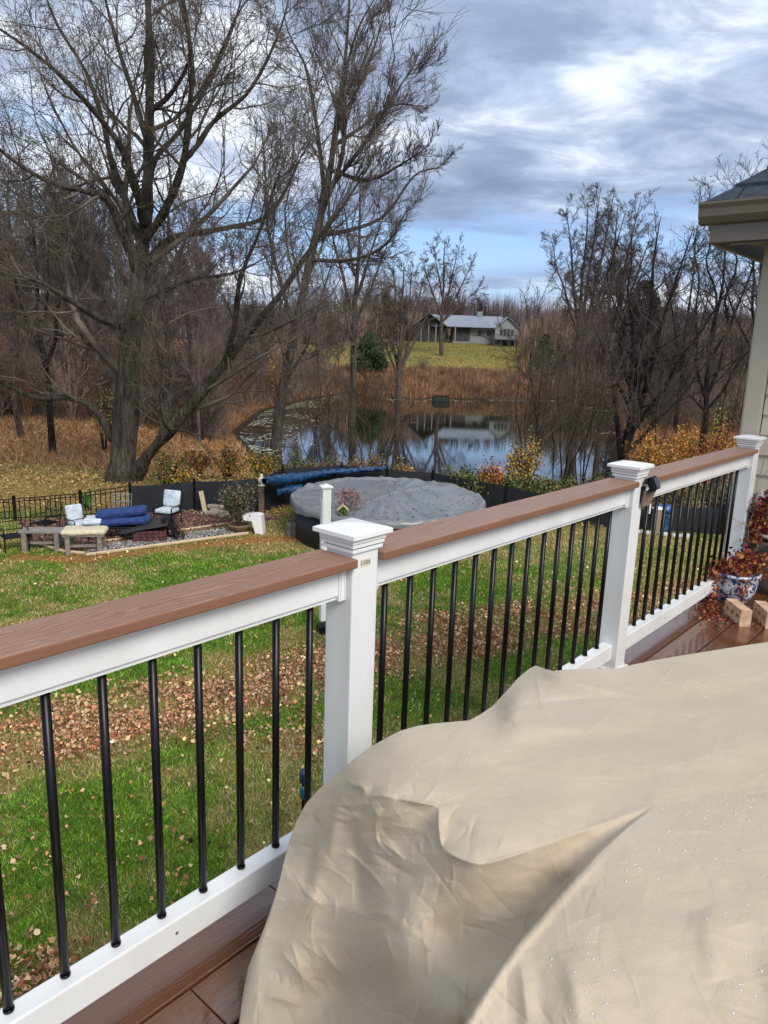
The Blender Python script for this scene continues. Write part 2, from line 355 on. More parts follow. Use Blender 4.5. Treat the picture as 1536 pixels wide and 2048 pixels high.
# ------------------------------------------------------------------ our house at the right edge
def house_near():
    t = thing('house', (0, 0, 0), label='beige sided house corner with dark shingle roof at the right edge of the deck', cat='house'); frame(t)
    U = 5.10; vc = 1.41
    m = MB(); m.box((U+1.6, vc-2.5, -.20), (3.1, 4.9, 5.1)); w = m.build('wall', M['siding'], t)
    s = MB(); z = -2.7
    lap = .127
    while z < 2.15:     # clapboards: each a sloped board standing proud of the one above
        s.add([(U+.035, vc-5, z+lap), (U+.020, vc-5, z), (U+.05, vc-5, z), (U+.035, vc-.1, z+lap), (U+.020, vc-.1, z), (U+.05, vc-.1, z)], [(0, 3, 4, 1), (1, 4, 5, 2)])
        s.add([(U+.05, vc-.02, z+lap), (U+.05, vc+.0, z), (U+3.1, vc, z), (U+3.1, vc-.02, z+lap)], [(0, 1, 2, 3)])
        z += lap
    s.build('siding', M['siding'], t)
    c = MB(); c.box((U+.0, vc-.045, -.2), (.05, .10, 5.2), bev=.003); c.box((U+.075, vc+.01, -.2), (.10, .035, 5.2), bev=.003); c.build('corner_trim', M['trim'], t)
    ue, ve = 4.70, 1.69
    g = MB()
    # gutter along the side facing us (runs along v) with a moulded face
    pf = [(0, .0), (-.03, .01), (-.055, .045), (-.06, .085), (-.072, .11), (-.072, .122), (-.06, .122), (0, .118)]
    vs = [(ue+o_, y, 2.205+z_) for y in (ve-3.2, ve) for o_, z_ in pf]; n = len(pf)
    g.add(vs, [tuple(range(n)), tuple(range(2*n-1, n-1, -1))]+[(i, (i+1) % n, n+(i+1) % n, n+i) for i in range(n)]); g.build('gutter', M['gutter'], t, False)
    f = MB(); f.box((ue+.015, ve-1.66, 2.21), (.03, 3.2, .20), bev=.002); f.box((ue+.05, ve-1.72, 2.125), (.03, 3.1, .06)); f.box((ue+1.6, ve-.07, 2.2), (3.1, .03, .19)); f.build('fascia', M['gutter'], t)
    s = MB(); s.box((ue+.28, ve-1.72, 2.147), (.5, 3.1, .012)); s.build('soffit', M['gutter'], t)
    # hip roof: courses of shingles stepped like real ones
    m = MB(); pitch = .86; c = .125; zz0 = 2.325; th = .026
    r_ = random.Random(3)
    for k in range(26):
        o0, o1 = k*c, (k+1)*c+.02
        za, zb = zz0+o0*pitch, zz0+o1*pitch
        # front face slope (rises towards +u), trimmed by the hip
        y0a, y0b = ve-.02-o0, ve-.02-o1
        u0, u1 = ue-.05+o0, ue-.05+o1
        ya = y0a
        while ya > -3.2:
            wd = r_.choice((.14, .18, .3, .22)); yb = max(ya-wd, -3.3); dz = r_.choice((0, .004, .008))
            m.add([(u0, ya, za+dz), (u0, yb, za+dz), (u1, yb, zb+dz-.024), (u1, ya if ya < y0a-1e-6 else y0b, zb+dz-.024), (u0, ya, za-th), (u0, yb, za-th)], [(0, 1, 2, 3), (0, 4, 5, 1)])
            ya = yb-.004
        m.add([(u0, y0a, za), (u0+3.2, y0a, za), (u0+3.2, y0b, zb-.012), (u1, y0b, zb-.012)], [(0, 3, 2, 1)])
    m.build('roof', mat('roof_shingles', (.009, .014, .024), .8, .5, 30, bump=.8, bs=200, c2=(.035, .046, .066)), t)
    return t
house_near()

# ------------------------------------------------------------------ scatter helpers
def leaf_quads(P, size, col, flat=1., rng=RNG, aspect=.7, fold=.25):
    """one small folded leaf (two triangles) per point; flat: 1 lying flat .. 0 any way up"""
    n = len(P); size = np.broadcast_to(size, n)[:, None]
    nr = rng.normal(size=(n, 3)); nr[:, 2] = nr[:, 2]*.5 + flat*2.2; nr /= np.linalg.norm(nr, axis=1)[:, None]
    a = rng.normal(size=(n, 3)); a -= nr*(a*nr).sum(1)[:, None]; a /= np.linalg.norm(a, axis=1)[:, None]; b = np.cross(nr, a)
    v0 = P-a*size*.5; v2 = P+a*size*.5; v1 = P+b*size*aspect*.5+nr*size*fold*rng.random((n, 1)); v3 = P-b*size*aspect*.5+nr*size*fold*rng.random((n, 1))
    V = np.stack([v0, v1, v2, v3], 1).reshape(-1, 3); i = np.arange(n)[:, None]*4
    F = np.concatenate([i+[[0, 1, 2]], i+[[0, 2, 3]]], 0)
    return V, F, np.repeat(col, 4, axis=0)
def lobed_leaves(P, size, col, flat=1., rng=RNG):
    """dry lobed leaves: a fan of ten curled points round a centre"""
    n = len(P); size = np.broadcast_to(size, n)[:, None]
    nr = rng.normal(size=(n, 3)); nr[:, 2] = nr[:, 2]*.5 + flat*1.6; nr /= np.linalg.norm(nr, axis=1)[:, None]
    a = rng.normal(size=(n, 3)); a -= nr*(a*nr).sum(1)[:, None]; a /= np.linalg.norm(a, axis=1)[:, None]; b = np.cross(nr, a)
    rad = np.array([.60, .40, .50, .36, .36, .16, .36, .36, .50, .40]); th = np.arange(10)*2*PI/10; curl = rng.normal(size=(n, 1))*.6; rad = rad[None]*(.75+.5*rng.random((n, 10)))
    ring = P[:, None]+(a[:, None]*(np.cos(th)*rad)[..., None]+.8*b[:, None]*(np.sin(th)*rad)[..., None])*size[:, None]+nr[:, None]*size[:, None]*((rad**2)*(curl+1.3*rng.random((n, 10))-.2))[..., None]
    V = np.concatenate([P[:, None], ring], 1).reshape(-1, 3); k = np.arange(10); T = np.stack([0*k, 1+k, 1+(k+1) % 10], 1); F = (np.arange(n)[:, None, None]*11+T[None]).reshape(-1, 3)
    return V, F, np.repeat(col, 11, axis=0)
def pick(cols, n, rng=RNG, jit=.25, p=None):
    c = np.array(cols)[rng.choice(len(cols), n, p=p)]
    return np.clip(c*(1+jit*rng.normal(size=(n, 1)))*(1+.08*rng.normal(size=(n, 3))), .003, .9)
M['leaf'] = mat('leaf', (1, 1, 1), .55, attr=True, spec=.35)
M['leafdry'] = mat('dry_leaf', (1, 1, 1), .7, attr=True, spec=.25)
M['grassm'] = mat('grass_blade', (1, 1, 1), .6, attr=True, spec=.25)
def vine(path, n, r, cols, size, name, parent, rng=RNG):
    path = np.array(path); t = rng.random(n)*(len(path)-1); i = np.minimum(t.astype(int), len(path)-2); f = (t-i)[:, None]
    P = path[i]*(1-f)+path[i+1]*f + rng.normal(size=(n, 3))*r
    P[:, 2] = np.maximum(P[:, 2], .006)
    V, F, C = leaf_quads(P, size*(.6+.8*rng.random(n)), pick(cols, n, rng, .35), 0., rng)
    return mesh_np(name, V, F, M['leafdry'], parent, col=C)

# ------------------------------------------------------------------ things on the deck
def brick(u, v, rz, lab):
    t = thing('brick', (0, 0, 0), label=lab, cat='brick', group='bricks on the deck'); frame(t, u, v, 0, rz)
    L, Wd, H = .20, .095, .062         # on edge: the cored face looks sideways
    m = MB(); n = 10; vs = []; fs = []
    xs = [-L/2, -.052-.017, -.052+.017, 0-.017, 0+.017, .052-.017, .052+.017, L/2]
    # cored faces (y = -H/2 and H/2) as strips round three round holes
    for y, fl in ((-H/2, 0), (H/2, 1)):
        for cxh in (-.062, 0, .062):
            b = len(vs); hw = .031
            x0 = cxh-hw if cxh > -.06 else -L/2; x1 = cxh+hw if cxh < .06 else L/2
            sq = []
            for k in range(16):
                a = 2*PI*k/16+PI/16; ca, sa = math.cos(a), math.sin(a); q = max(abs(ca), abs(sa))
                X = cxh+(ca/q)*hw; Z = (sa/q)*Wd/2
                if cxh < -.06 and ca/q < -.99: X = -L/2
                if cxh > .06 and ca/q > .99: X = L/2
                sq.append((X, y, Wd/2+Z))
            ci = [(cxh+.014*math.cos(2*PI*k/16+PI/16), y, Wd/2+.014*math.sin(2*PI*k/16+PI/16)) for k in range(16)]
            vs += sq+ci
            for k in range(16):
                f = (b+k, b+(k+1) % 16, b+16+(k+1) % 16, b+16+k); fs.append(f if fl else tuple(reversed(f)))
    m.add(vs, fs)
    for cxh in (-.062, 0, .062):
        m.add([(cxh+.014*math.cos(2*PI*k/16+PI/16), y, Wd/2+.014*math.sin(2*PI*k/16+PI/16)) for y in (-H/2, H/2) for k in range(16)], [(k, (k+1) % 16, 16+(k+1) % 16, 16+k) for k in range(16)])
    h = L/2
    m.add([(-h, -H/2, 0), (h, -H/2, 0), (h, H/2, 0), (-h, H/2, 0), (-h, -H/2, Wd), (h, -H/2, Wd), (h, H/2, Wd), (-h, H/2, Wd)], [(3, 2, 1, 0), (4, 5, 6, 7), (1, 2, 6, 5), (3, 0, 4, 7)])
    m.build('clay_block', M['brick'], t); return t
def brick_at(pa, pb, lab):
    a, b = atz(*pa, 0), atz(*pb, 0); d = (b-a)[:2]; d /= np.hypot(*d); n = np.array([-d[1], d[0]]); n = n if n[0] > 0 else -n; c = b[:2]-d*.10+n*.031
    t = brick(0, 0, 0, lab); t.location = (c[0], c[1], 0); t.rotation_euler = (0, 0, math.atan2(d[1], d[0])); return t
brick_at((1445, 1226), (1478, 1253), 'cored clay brick in front of the white pot, left of the other brick')
brick_at((1500, 1228), (1530, 1257), 'cored clay brick on the deck at the right edge of the photo')
VC = [(.22, .045, .02), (.30, .09, .03), (.13, .02, .02), (.38, .20, .05), (.20, .03, .05)]
# white and blue glazed pot with dried red vine
def glazed():
    m = bpy.data.materials.new('blue_white_glaze'); m.use_nodes = True; t = m.node_tree; b = t.nodes['Principled BSDF']; b.inputs['Roughness'].default_value = .15
    src = N(t, 'ShaderNodeTexCoord').outputs['Object']; f = noise(t, src, 22, 3, .6, 1.5)
    t.links.new(mixc(t, ramp(t, f, [(.5, 0.), (.56, 1.)]), (.62, .65, .72), (.05, .07, .20)), b.inputs['Base Color']); return m
p = atz(1480, 1212, 0); PW = thing('flower_pot', (p[0]+.0, p[1]+.12, 0), label='white pot with blue pattern full of dried red vine, by the deck corner', cat='flower pot')
m = MB(); m.lathe((0, 0, 0), [(.09, 0), (.10, .012), (.105, .02), (.128, .07), (.138, .12), (.135, .165), (.148, .172), (.148, .185), (.134, .185), (.128, .165), (.0, .16)], 28); m.build('pot', glazed(), PW, True)
vine([(-.16, -.02, .20), (0, -.06, .23), (.05, .0, .26), (.16, -.02, .20)], 900, .035, VC, .026, 'dried_vine', PW)
vine([(-.10, -.04, .22), (-.19, -.08, .12), (-.20, -.12, .02), (-.24, -.22, .01)], 620, .028, VC, .022, 'dried_vine', PW)
vine([(-.02, -.13, .20), (-.01, -.15, .10), (.0, -.16, .06)], 130, .02, VC, .02, 'dried_vine', PW)
# wooden barrel stump by the post, and the red and white pot standing on it
q = atz(1560, 1188, 0); BR = thing('barrel', (q[0], q[1]+.10, 0), label='weathered wooden half barrel in the corner by the house', cat='barrel')
m = MB(); m.lathe((0, 0, 0), [(.17, 0), (.185, .06), (.19, .15), (.185, .25), (.17, .33), (.155, .33), (.15, .30), (0, .30)], 26); m.build('staves', M['barkpot'], BR, True)
m = MB(); m.lathe((0, 0, .255), [(.188, 0), (.190, .006), (.188, .012), (.180, .012), (.180, 0)], 26); m.build('hoop', M['gutter'], BR, True)
RP = thing('red_white_pot', (q[0], q[1]+.10, .33), label='red and white round pot wrapped in red vine, standing on the barrel', cat='flower pot')
m = MB(); m.lathe((0, 0, 0), [(.10, 0), (.15, .02), (.165, .025), (.165, .04), (.15, .045)], 28); m.build('saucer', mat('cream_rim', (.6, .5, .42), .5), RP, True)
m = MB(); m.lathe((0, 0, .04), [(.13, 0), (.155, .04), (.172, .09)], 28); m.build('red_band', M['red'], RP, True)
m = MB(); m.lathe((0, 0, .13), [(.172, 0), (.18, .06), (.172, .13), (.15, .17), (.14, .17), (.14, .1)], 28); wb = m.build('white_body', mat('white_glaze', (.70, .72, .78), .2), RP, True)
magenta = mat('pink_ink', (.55, .12, .38), .5)
m = MB()
for k in range(5):
    a = -1.98+k*.075; m.box((.181*math.cos(a), .181*math.sin(a), .185), (.008, .004, .03+.01*(k % 2)), rz=a+PI/2)
m.build('pink_strokes', magenta, wb)
vine([(-.17, -.05, .12), (-.17, -.07, .22), (-.12, -.12, .30), (.0, -.16, .34), (.12, -.14, .33)], 1500, .03, VC, .026, 'dried_vine', RP)
vine([(-.17, -.05, .20), (-.20, -.06, .05), (-.21, -.06, -.12), (-.20, -.08, -.3)], 700, .022, VC, .022, 'dried_vine', RP)
yl = [(.40, .24, .06), (.30, .12, .04)]
vine([(-.12, -.16, -.28), (-.02, -.2, -.27)], 260, .025, yl, .024, 'dried_vine', RP)
# a bare vine stem climbing the end post
t = thing('vine_stem', dk(POSTS[3]-.07, BV-.075, .30), label='thin bare vine stem climbing in front of the end railing post', cat='vine')
m = MB(); r_ = random.Random(5); pts = [(0, 0, -.05)]
for k in range(14): pts.append((pts[-1][0]+r_.uniform(-.008, .011), pts[-1][1]+r_.uniform(-.006, .006), pts[-1][2]+.045))
m.tube(pts, .0022, 5); m.tube([pts[11], (pts[11][0]+.04, pts[11][1], pts[11][2]+.02), (pts[11][0]+.05, pts[11][1], pts[11][2]+.05)], .0015, 5)
m.tube([pts[4], (pts[4][0]-.08, pts[4][1], pts[4][2]+.03), (pts[4][0]-.15, pts[4][1]+.03, pts[4][2]+.09)], .0015, 5)
m.tube([(0, 0, -.05), (-.03, -.01, -.12), (-.07, -.02, -.15)], .002, 5); m.build('stem', M['weather'], t)
# loose dead leaves on the deck by the pots
pp = atz(1435, 1235, 0)
n = 230; P = np.stack([pp[0]+RNG.normal(size=n)*.10, pp[1]+RNG.normal(size=n)*.10-.0, .004+RNG.random(n)*.012], 1)
V, F, C = leaf_quads(P, .012+.012*RNG.random(n), pick([(.30, .05, .03), (.22, .04, .03), (.36, .16, .07)], n), 1.); o = mesh_np('deck_leaf_litter', V, F, M['leafdry'], col=C); tag(o, 'small dead red leaves scattered on the wet deck before the pots', 'dead leaves', kind='stuff')

# ------------------------------------------------------------------ the tarpaulin cover
def cover():
    sil = np.array([(470, 2420), (490, 2200), (513, 2060), (517, 1960), (523, 1895), (535, 1850), (548, 1805), (562, 1750), (574, 1700), (590, 1650), (612, 1608), (640, 1577), (672, 1550), (708, 1520), (745, 1492), (775, 1475), (800, 1462), (835, 1452), (870, 1447), (905, 1444), (938, 1441), (962, 1428), (985, 1412), (1010, 1385), (1035, 1357), (1060, 1336), (1072, 1331), (1090, 1338), (1108, 1342), (1130, 1339), (1160, 1338), (1200, 1337), (1235, 1337), (1262, 1330), (1300, 1322), (1350, 1313), (1400, 1305), (1450, 1297), (1500, 1289), (1536, 1284), (1700, 1262), (1950, 1230)], float)
    def tb(px, py):
        x, y, k = ray(px, py); return -k/np.hypot(x, y)
    def wall(px, py, ex, ey, ez, k=1.): return CH - k*(CH-ez)/tb(ex, ey)*tb(px, py)
    A = [(515, 2048, .12), (523, 1900, .20), (548, 1805, .28), (574, 1700, .36), (612, 1608, .45), (672, 1550, .53), (745, 1492, .60), (800, 1462, .635), (870, 1447, .65), (938, 1441, .655),
         (985, 1412, .60), (1072, 1331, .60), (1108, 1342, .64), (1200, 1337, .65), (1300, 1322, .65), (1400, 1305, .66), (1536, 1284, .66), (1950, 1230, .66),
         (560, 1990, .17), (600, 1900, .25), (600, 1800, .33), (630, 1700, .42), (660, 1630, .50), (716, 1570, .60), (640, 2048, .14), (700, 1980, .21), (690, 1880, .31), (720, 1780, .42), (700, 1680, .50),
         (790, 1590, .645), (790, 1530, .645), (878, 1612, .655), (850, 1680, .60), (884, 1706, .625), (965, 1728, .65), (1100, 1683, .66), (1313, 1605, .672), (1000, 1600, .665), (1050, 1500, .665), (1200, 1450, .665), (1350, 1500, .67), (1500, 1500, .67), (1500, 1400, .665), (1250, 1560, .668), (1700, 1500, .67), (1020, 1420, .655), (1110, 1400, .645), (900, 1520, .66),
         (470, 2420, .02), (700, 2300, .05), (900, 2400, .05), (1200, 2400, .1),
         (820, 1800, .528), (780, 1900, .435), (820, 1990, .41), (900, 1880, .495), (1000, 1800, .578), (960, 1960, .50), (900, 2048, .44),
         (1100, 1760, .606), (1180, 1700, .634), (1250, 1652, .656), (1100, 1900, .54), (1250, 1800, .64), (1500, 1700, .65), (1500, 2000, .60)]
    B = [(1313, 1608, .672), (1200, 1702, .676), (1100, 1812, .672), (1030, 1895, .660), (985, 1960, .645), (930, 2048, .615), (880, 2150, .57), (800, 2420, .45), (1420, 1592, .672), (1536, 1588, .672), (1500, 1500, .67), (1700, 1560, .67), (1950, 1540, .67), (1250, 1500, .667), (1350, 1400, .665),
         (1300, 1800, .690), (1200, 1900, .685), (1100, 2000, .66), (1200, 2048, .67), (1400, 1950, .68), (1536, 1800, .69), (1536, 2048, .67), (1700, 2000, .68), (1950, 2300, .66), (1300, 2300, .60), (1040, 2048, .625), (1045, 1930, .655)]
    def rbf(C):
        C = np.array(C, float); X = C[:, :2]/300.
        def ph(r): return np.sqrt(r*r+.012)
        K = ph(np.linalg.norm(X[:, None]-X[None], axis=2)); K += np.eye(len(X))*-.004
        Pm = np.hstack([np.ones((len(X), 1)), X]); n = len(X)
        S = np.block([[K, Pm], [Pm.T, np.zeros((3, 3))]]); w = np.linalg.solve(S, np.r_[C[:, 2], 0, 0, 0])
        def f(px, py):
            q = np.stack([px, py], -1).reshape(-1, 2)/300.; out = np.zeros(len(q))
            for i in range(n): out += w[i]*ph(np.hypot(q[:, 0]-X[i, 0], q[:, 1]-X[i, 1]))
            out += w[n]+q @ w[n+1:]; return out.reshape(np.shape(px))
        return f
    fA, fB = rbf(A), rbf(B)
    colx = np.concatenate([np.linspace(470, 512, 8, endpoint=False), np.linspace(512, 620, 90, endpoint=False), np.linspace(620, 1560, 430, endpoint=False), np.linspace(1560, 1950, 30)])
    top = np.interp(colx, sil[:, 0], sil[:, 1])
    nr = 400; s = np.linspace(0, 1, nr); s = .55*s+.45*s**1.6
    PX = np.repeat(colx[:, None], nr, 1); PY = top[:, None]+(2450-top[:, None])*s[None]
    zA, zB = fA(PX, PY), fB(PX, PY)
    cr = np.array([(1420, 1560), (1313, 1608), (1255, 1652), (1200, 1700), (1100, 1811), (1030, 1893), (1000, 1935), (968, 1985), (930, 2048), (880, 2150), (760, 2450)], float)
    # signed distance to the crease (positive on the near flap's side)
    d = np.full(PX.shape, 1e9); sg = np.ones(PX.shape); tt = np.zeros(PX.shape)
    for i in range(len(cr)-1):
        a, b = cr[i], cr[i+1]; e = b-a; L = np.hypot(*e); t = np.clip(((PX-a[0])*e[0]+(PY-a[1])*e[1])/(L*L), 0, 1)
        dd = np.hypot(PX-a[0]-t*e[0], PY-a[1]-t*e[1]); cz = e[0]*(PY-a[1])-e[1]*(PX-a[0])
        u = dd < d; d[u] = dd[u]; sg[u] = -np.sign(cz[u])
    sd_ = d*sg
    w = sm(-1.2, 1.4, sd_)
    Z = zA*(1-w)+zB*w
    on = (PY > 1608-.0*PX) | (PX > 1313)
    topmix = sm(1575, 1625, PY + (PX-1313)*.06)            # the flap only parts from the sheet below the tip
    Z = np.where(PX > 1313, zA*(1-topmix)+zB*topmix, np.where(PY < 1600, zA, Z))
    # hem roll along the flap's free edge
    roll = np.exp(-((sd_-10)/9.)**2)*sm(1640, 1800, PY)*(PX < 1313)*.004
    Z = Z+roll
    # wrinkles: sharp creases and soft folds of the cloth, as heights
    rg = np.random.default_rng(5); W_ = np.zeros_like(Z)
    def crease(x0, y0, x1, y1, amp, wd, sharp=True, bend=0.):
        ex, ey = x1-x0, y1-y0; L = math.hypot(ex, ey); t = ((PX-x0)*ex+(PY-y0)*ey)/(L*L)
        dist = ((PX-x0)*-ey+(PY-y0)*ex)/L + bend*np.sin(np.clip(t, 0, 1)*PI)
        tp = np.clip(np.sin(np.clip(t, 0, 1)*PI), 0, 1)**.7
        pr = np.exp(-np.abs(dist)/wd) if sharp else np.exp(-(dist/wd)**2)
        return amp*pr*tp
    man = [(708, 1560, 735, 1592, 4, 14, 1), (735, 1592, 800, 1600, 5, 10, 1), (795, 1598, 880, 1612, 9, 9, 1), (878, 1608, 884, 1700, 12, 10, 1), (884, 1698, 968, 1730, 9, 9, 1), (962, 1730, 1060, 1700, 8, 12, 1),
           (1040, 1706, 1313, 1608, 6, 16, 1), (1072, 1335, 1100, 1450, 5, 14, 1), (1075, 1340, 1290, 1395, 5, 9, 1), (985, 1420, 1250, 1395, -4, 8, 1), (1072, 1335, 1010, 1440, 7, 18, 0),
           (690, 1560, 650, 1760, 7, 16, 0), (650, 1600, 610, 1900, 6, 18, 0), (700, 1640, 725, 1830, -9, 20, 0), (745, 1690, 770, 1860, 7, 22, 0), (640, 1640, 600, 1800, -6, 16, 0),
           (560, 1900, 640, 1990, 6, 12, 1), (530, 1990, 600, 2010, 6, 10, 1), (580, 1880, 610, 1985, 5, 12, 1), (640, 1890, 700, 1960, 4, 9, 1), (760, 1680, 810, 1720, 5, 8, 1), (740, 1700, 840, 1760, -5, 14, 1), (690, 1700, 770, 1780, 6, 6, 1),
           (884, 1640, 1000, 1690, -7, 22, 0), (800, 1830, 950, 2000, 5, 30, 0), (1130, 1900, 1160, 2060, 6, 22, 0), (1200, 1850, 1300, 2100, -6, 40, 0), (1400, 1820, 1440, 1960, 8, 30, 0), (1480, 1850, 1540, 2060, -7, 34, 0), (1290, 1790, 1420, 1830, -4, 26, 0), (1040, 1900, 1060, 2100, 7, 20, 0),
           (830, 1500, 1000, 1520, 3, 20, 0), (900, 1470, 1300, 1440, 4, 24, 0), (1000, 1490, 1400, 1460, -4, 22, 0), (1200, 1540, 1500, 1500, 3.5, 26, 0), (1250, 1370, 1536, 1340, 4, 20, 0), (1300, 1410, 1536, 1380, -4, 22, 0)]
    for x0, y0, x1, y1, a, wd, sh in man: W_ += crease(x0, y0, x1, y1, a*(.00135 if sh else .0011), wd*(.8 if sh else 1), bool(sh), rg.uniform(-6, 6))
    for k in range(330):                        # small random creases, denser on the hanging left side
        if k < 170: x0 = rg.uniform(520, 960); y0 = rg.uniform(1540, 2060); an = rg.normal(1.2, .75); L = rg.uniform(18, 100); a = rg.uniform(.7, 3.2)
        else: x0 = rg.uniform(700, 1600); y0 = rg.uniform(1320, 2060); an = rg.normal(-.15, .5) if y0 < 1600 else rg.normal(.9, .6); L = rg.uniform(40, 220); a = rg.uniform(.4, 1.6)
        W_ += crease(x0, y0, x0+L*math.cos(an), y0+L*math.sin(an), a*.001*rg.choice((-1, 1)), rg.uniform(2.5, 7), True, rg.uniform(-8, 8))
    X0, Y0, _ = atz(PX, PY, .6)
    W_ += .016*(fbm(X0*1.0, Y0*1.4, .30, 3, 3)-.5)*sm(0, 120, PY-top[:, None]) + .005*(fbm(X0, Y0, .07, 9, 3)-.5)
    def ridge(a, b, sc_, sd): return 1-np.abs(2*vnoise(a, b, sc_, sd)-1)
    ux, uy = X0+.03*fbm(X0, Y0, .1, 61), Y0+.03*fbm(X0, Y0, .1, 62); lm = .25+.75*sm(1000, 720, PX)*sm(1480, 1640, PY)
    W_ += lm*(.0050*(ridge(ux, uy*.8, .13, 63)**2-.4)+.0022*(ridge(ux*.9, uy, .055, 64)**2-.4)+.0009*ridge(ux, uy, .024, 65))
    Z = np.maximum(Z+W_, .012)
    x, y, k = ray(PX, PY); t = (Z-CH)/k
    P = np.stack([x*t, y*t, Z], -1)
    # far side: rolls over the silhouette and hangs to the deck
    e = P[:, 0]; r = e[:, :2]/np.linalg.norm(e[:, :2], axis=1)[:, None]
    side = sm(560, 500, colx)[:, None]; out = r*(1-side) + np.array([[-1., .15]])*side
    sk = []
    for off, dz in ((.0, -1.2), (.052, -1.), (.050, -.7), (.042, -.35), (.030, -.12), (.012, -.02)):
        q = e.copy(); q[:, :2] += out*off*1.0
        q[:, 2] = np.maximum(.004, e[:, 2] + (dz*np.maximum(e[:, 2]-.02, 0) if dz < -.2 else dz*.3)); sk.append(q)
    P = np.concatenate([np.stack(sk, 1), P], 1)
    a, b = P.shape[:2]; idx = np.arange(a*b).reshape(a, b)
    F = np.stack([idx[:-1, :-1], idx[:-1, 1:], idx[1:, 1:], idx[1:, :-1]], -1).reshape(-1, 4)
    m = bpy.data.materials.new('beige_cover_cloth'); m.use_nodes = True; tr = m.node_tree; bs = tr.nodes['Principled BSDF']
    src = N(tr, 'ShaderNodeTexCoord').outputs['Object']; f1 = noise(tr, src, 3, 5, .6); f2 = noise(tr, src, 40, 4, .6)
    c = mixc(tr, ramp(tr, f1, [(.3, 0.), (.7, 1.)]), (.475, .388, .275), (.55, .46, .34)); c = mixc(tr, math_node(tr, 'MULTIPLY', f2, .12), c, (.36, .28, .19)); tr.links.new(c, bs.inputs['Base Color'])
    bs.inputs['Roughness'].default_value = .5; bs.inputs['Specular IOR Level'].default_value = .35; bs.inputs['Sheen Weight'].default_value = .15
    bp = N(tr, 'ShaderNodeBump'); bp.inputs['Strength'].default_value = .8; bp.inputs['Distance'].default_value = .002
    tr.links.new(noise(tr, src, 110, 6, .75), bp.inputs['Height']); tr.links.new(bp.outputs[0], bs.inputs['Normal'])
    o = mesh_np('furniture_cover', P, F, m, smooth=True); tag(o, 'beige fabric cover draped in folds over furniture beside the deck railing', 'furniture cover')
    # rain drops standing on the near flap and the far panels
    rg = np.random.default_rng(9); pts = []
    ctr = [(1500, 1605, 60, 14), (1420, 1640, 60, 30), (1480, 1800, 50, 90), (1290, 1720, 40, 40), (1400, 1680, 60, 40), (1170, 1960, 30, 50), (1080, 1400, 22, 14), (1330, 1430, 120, 30), (960, 1545, 80, 25), (1500, 1970, 40, 60), (1370, 1300+60, 80, 20)]
    for cx_, cy2, sx, sy in ctr:
        for _ in range(26): pts.append((rg.normal(cx_, sx), rg.normal(cy2, sy)))
    ico = [(0, 0, 1)]+[(math.cos(q*PI/3)*.8, math.sin(q*PI/3)*.8, .5) for q in range(6)]+[(math.cos(q*PI/3), math.sin(q*PI/3), -.1) for q in range(6)]
    fs = [(0, 1+q, 1+(q+1) % 6) for q in range(6)]; f4 = [(1+q, 7+q, 7+(q+1) % 6, 1+(q+1) % 6) for q in range(6)]
    mb = MB(); 
    for px, py in pts:
        if not (530 < px < 1900) or py > 2300: continue
        i = int(np.argmin(abs(colx-px))); j = int(np.argmin(abs(PY[i]-py)))
        if j < 6: continue
        q = P[i, j+6]; R_ = float(rg.uniform(.0009, .0026)); mb.add([(q[0]+a_*R_, q[1]+b_*R_, q[2]+c_*R_*.7) for a_, b_, c_ in ico], fs+f4)
    wm = bpy.data.materials.new('water_bead'); wm.use_nodes = True; w_ = wm.node_tree.nodes['Principled BSDF']; w_.inputs['Base Color'].default_value = (.9, .92, .95, 1); w_.inputs['Roughness'].default_value = .03; w_.inputs['Transmission Weight'].default_value = .6; w_.inputs['IOR'].default_value = 1.33; w_.inputs['Specular IOR Level'].default_value = 1.
    o = mb.build('rain_drops', wm, None, True); tag(o, 'rain drops beaded on the beige cover', 'rain drops', kind='stuff')
cover()

# ------------------------------------------------------------------ ground, water
LA = np.array([G(-300, 1590)[:2], G(0, 1500)[:2], G(300, 1415)[:2], G(560, 1360)[:2], G(900, 1270)[:2], G(1200, 1225)[:2], G(1500, 1160)[:2]])
def band_d(x, y):
    d = np.full(np.shape(x), 1e9)
    for i in range(len(LA)-1):
        ax, ay = LA[i]; ex, ey = LA[i+1]-LA[i]; t = np.clip(((x-ax)*ex+(y-ay)*ey)/(ex*ex+ey*ey), 0, 1); d = np.minimum(d, np.hypot(x-ax-t*ex, y-ay-t*ey))
    return d
def leafy(x, y):                        # how thickly dead leaves lie on the lawn, 0..1
    d = band_d(x, y) + 1.1*(fbm(x, y, 1.1, 21)-.5)
    w = .62+.10*np.sin(x*.9)
    a = sm(w+.45, w-.25, d)*(.30+.70*sm(.36, .60, fbm(x, y, .45, 23)))
    b = sm(.58, .75, fbm(x, y, 1.6, 25))*.28*sm(4, 6, y) + .55*sm(-1.2, -2.2, x)*sm(4.6, 4.1, y)*sm(.35, .6, fbm(x, y, .6, 26))
    return np.clip(np.maximum(a, b), 0, 1)
DL = np.array([G(px, py)[:2] for px, py in ((40, 1118), (170, 1120), (300, 1104), (420, 1090), (520, 1080), (600, 1078))])
def dirt(x, y):                         # bare reddish earth along the patio edging
    d = np.full(np.shape(x), 1e9)
    for i in range(len(DL)-1):
        ax, ay = DL[i]; ex, ey = DL[i+1]-DL[i]; t = np.clip(((x-ax)*ex+(y-ay)*ey)/(ex*ex+ey*ey), 0, 1); d = np.minimum(d, np.hypot(x-ax-t*ex, y-ay-t*ey))
    return sm(.42, .10, d+.5*(fbm(x, y, .5, 27)-.5))
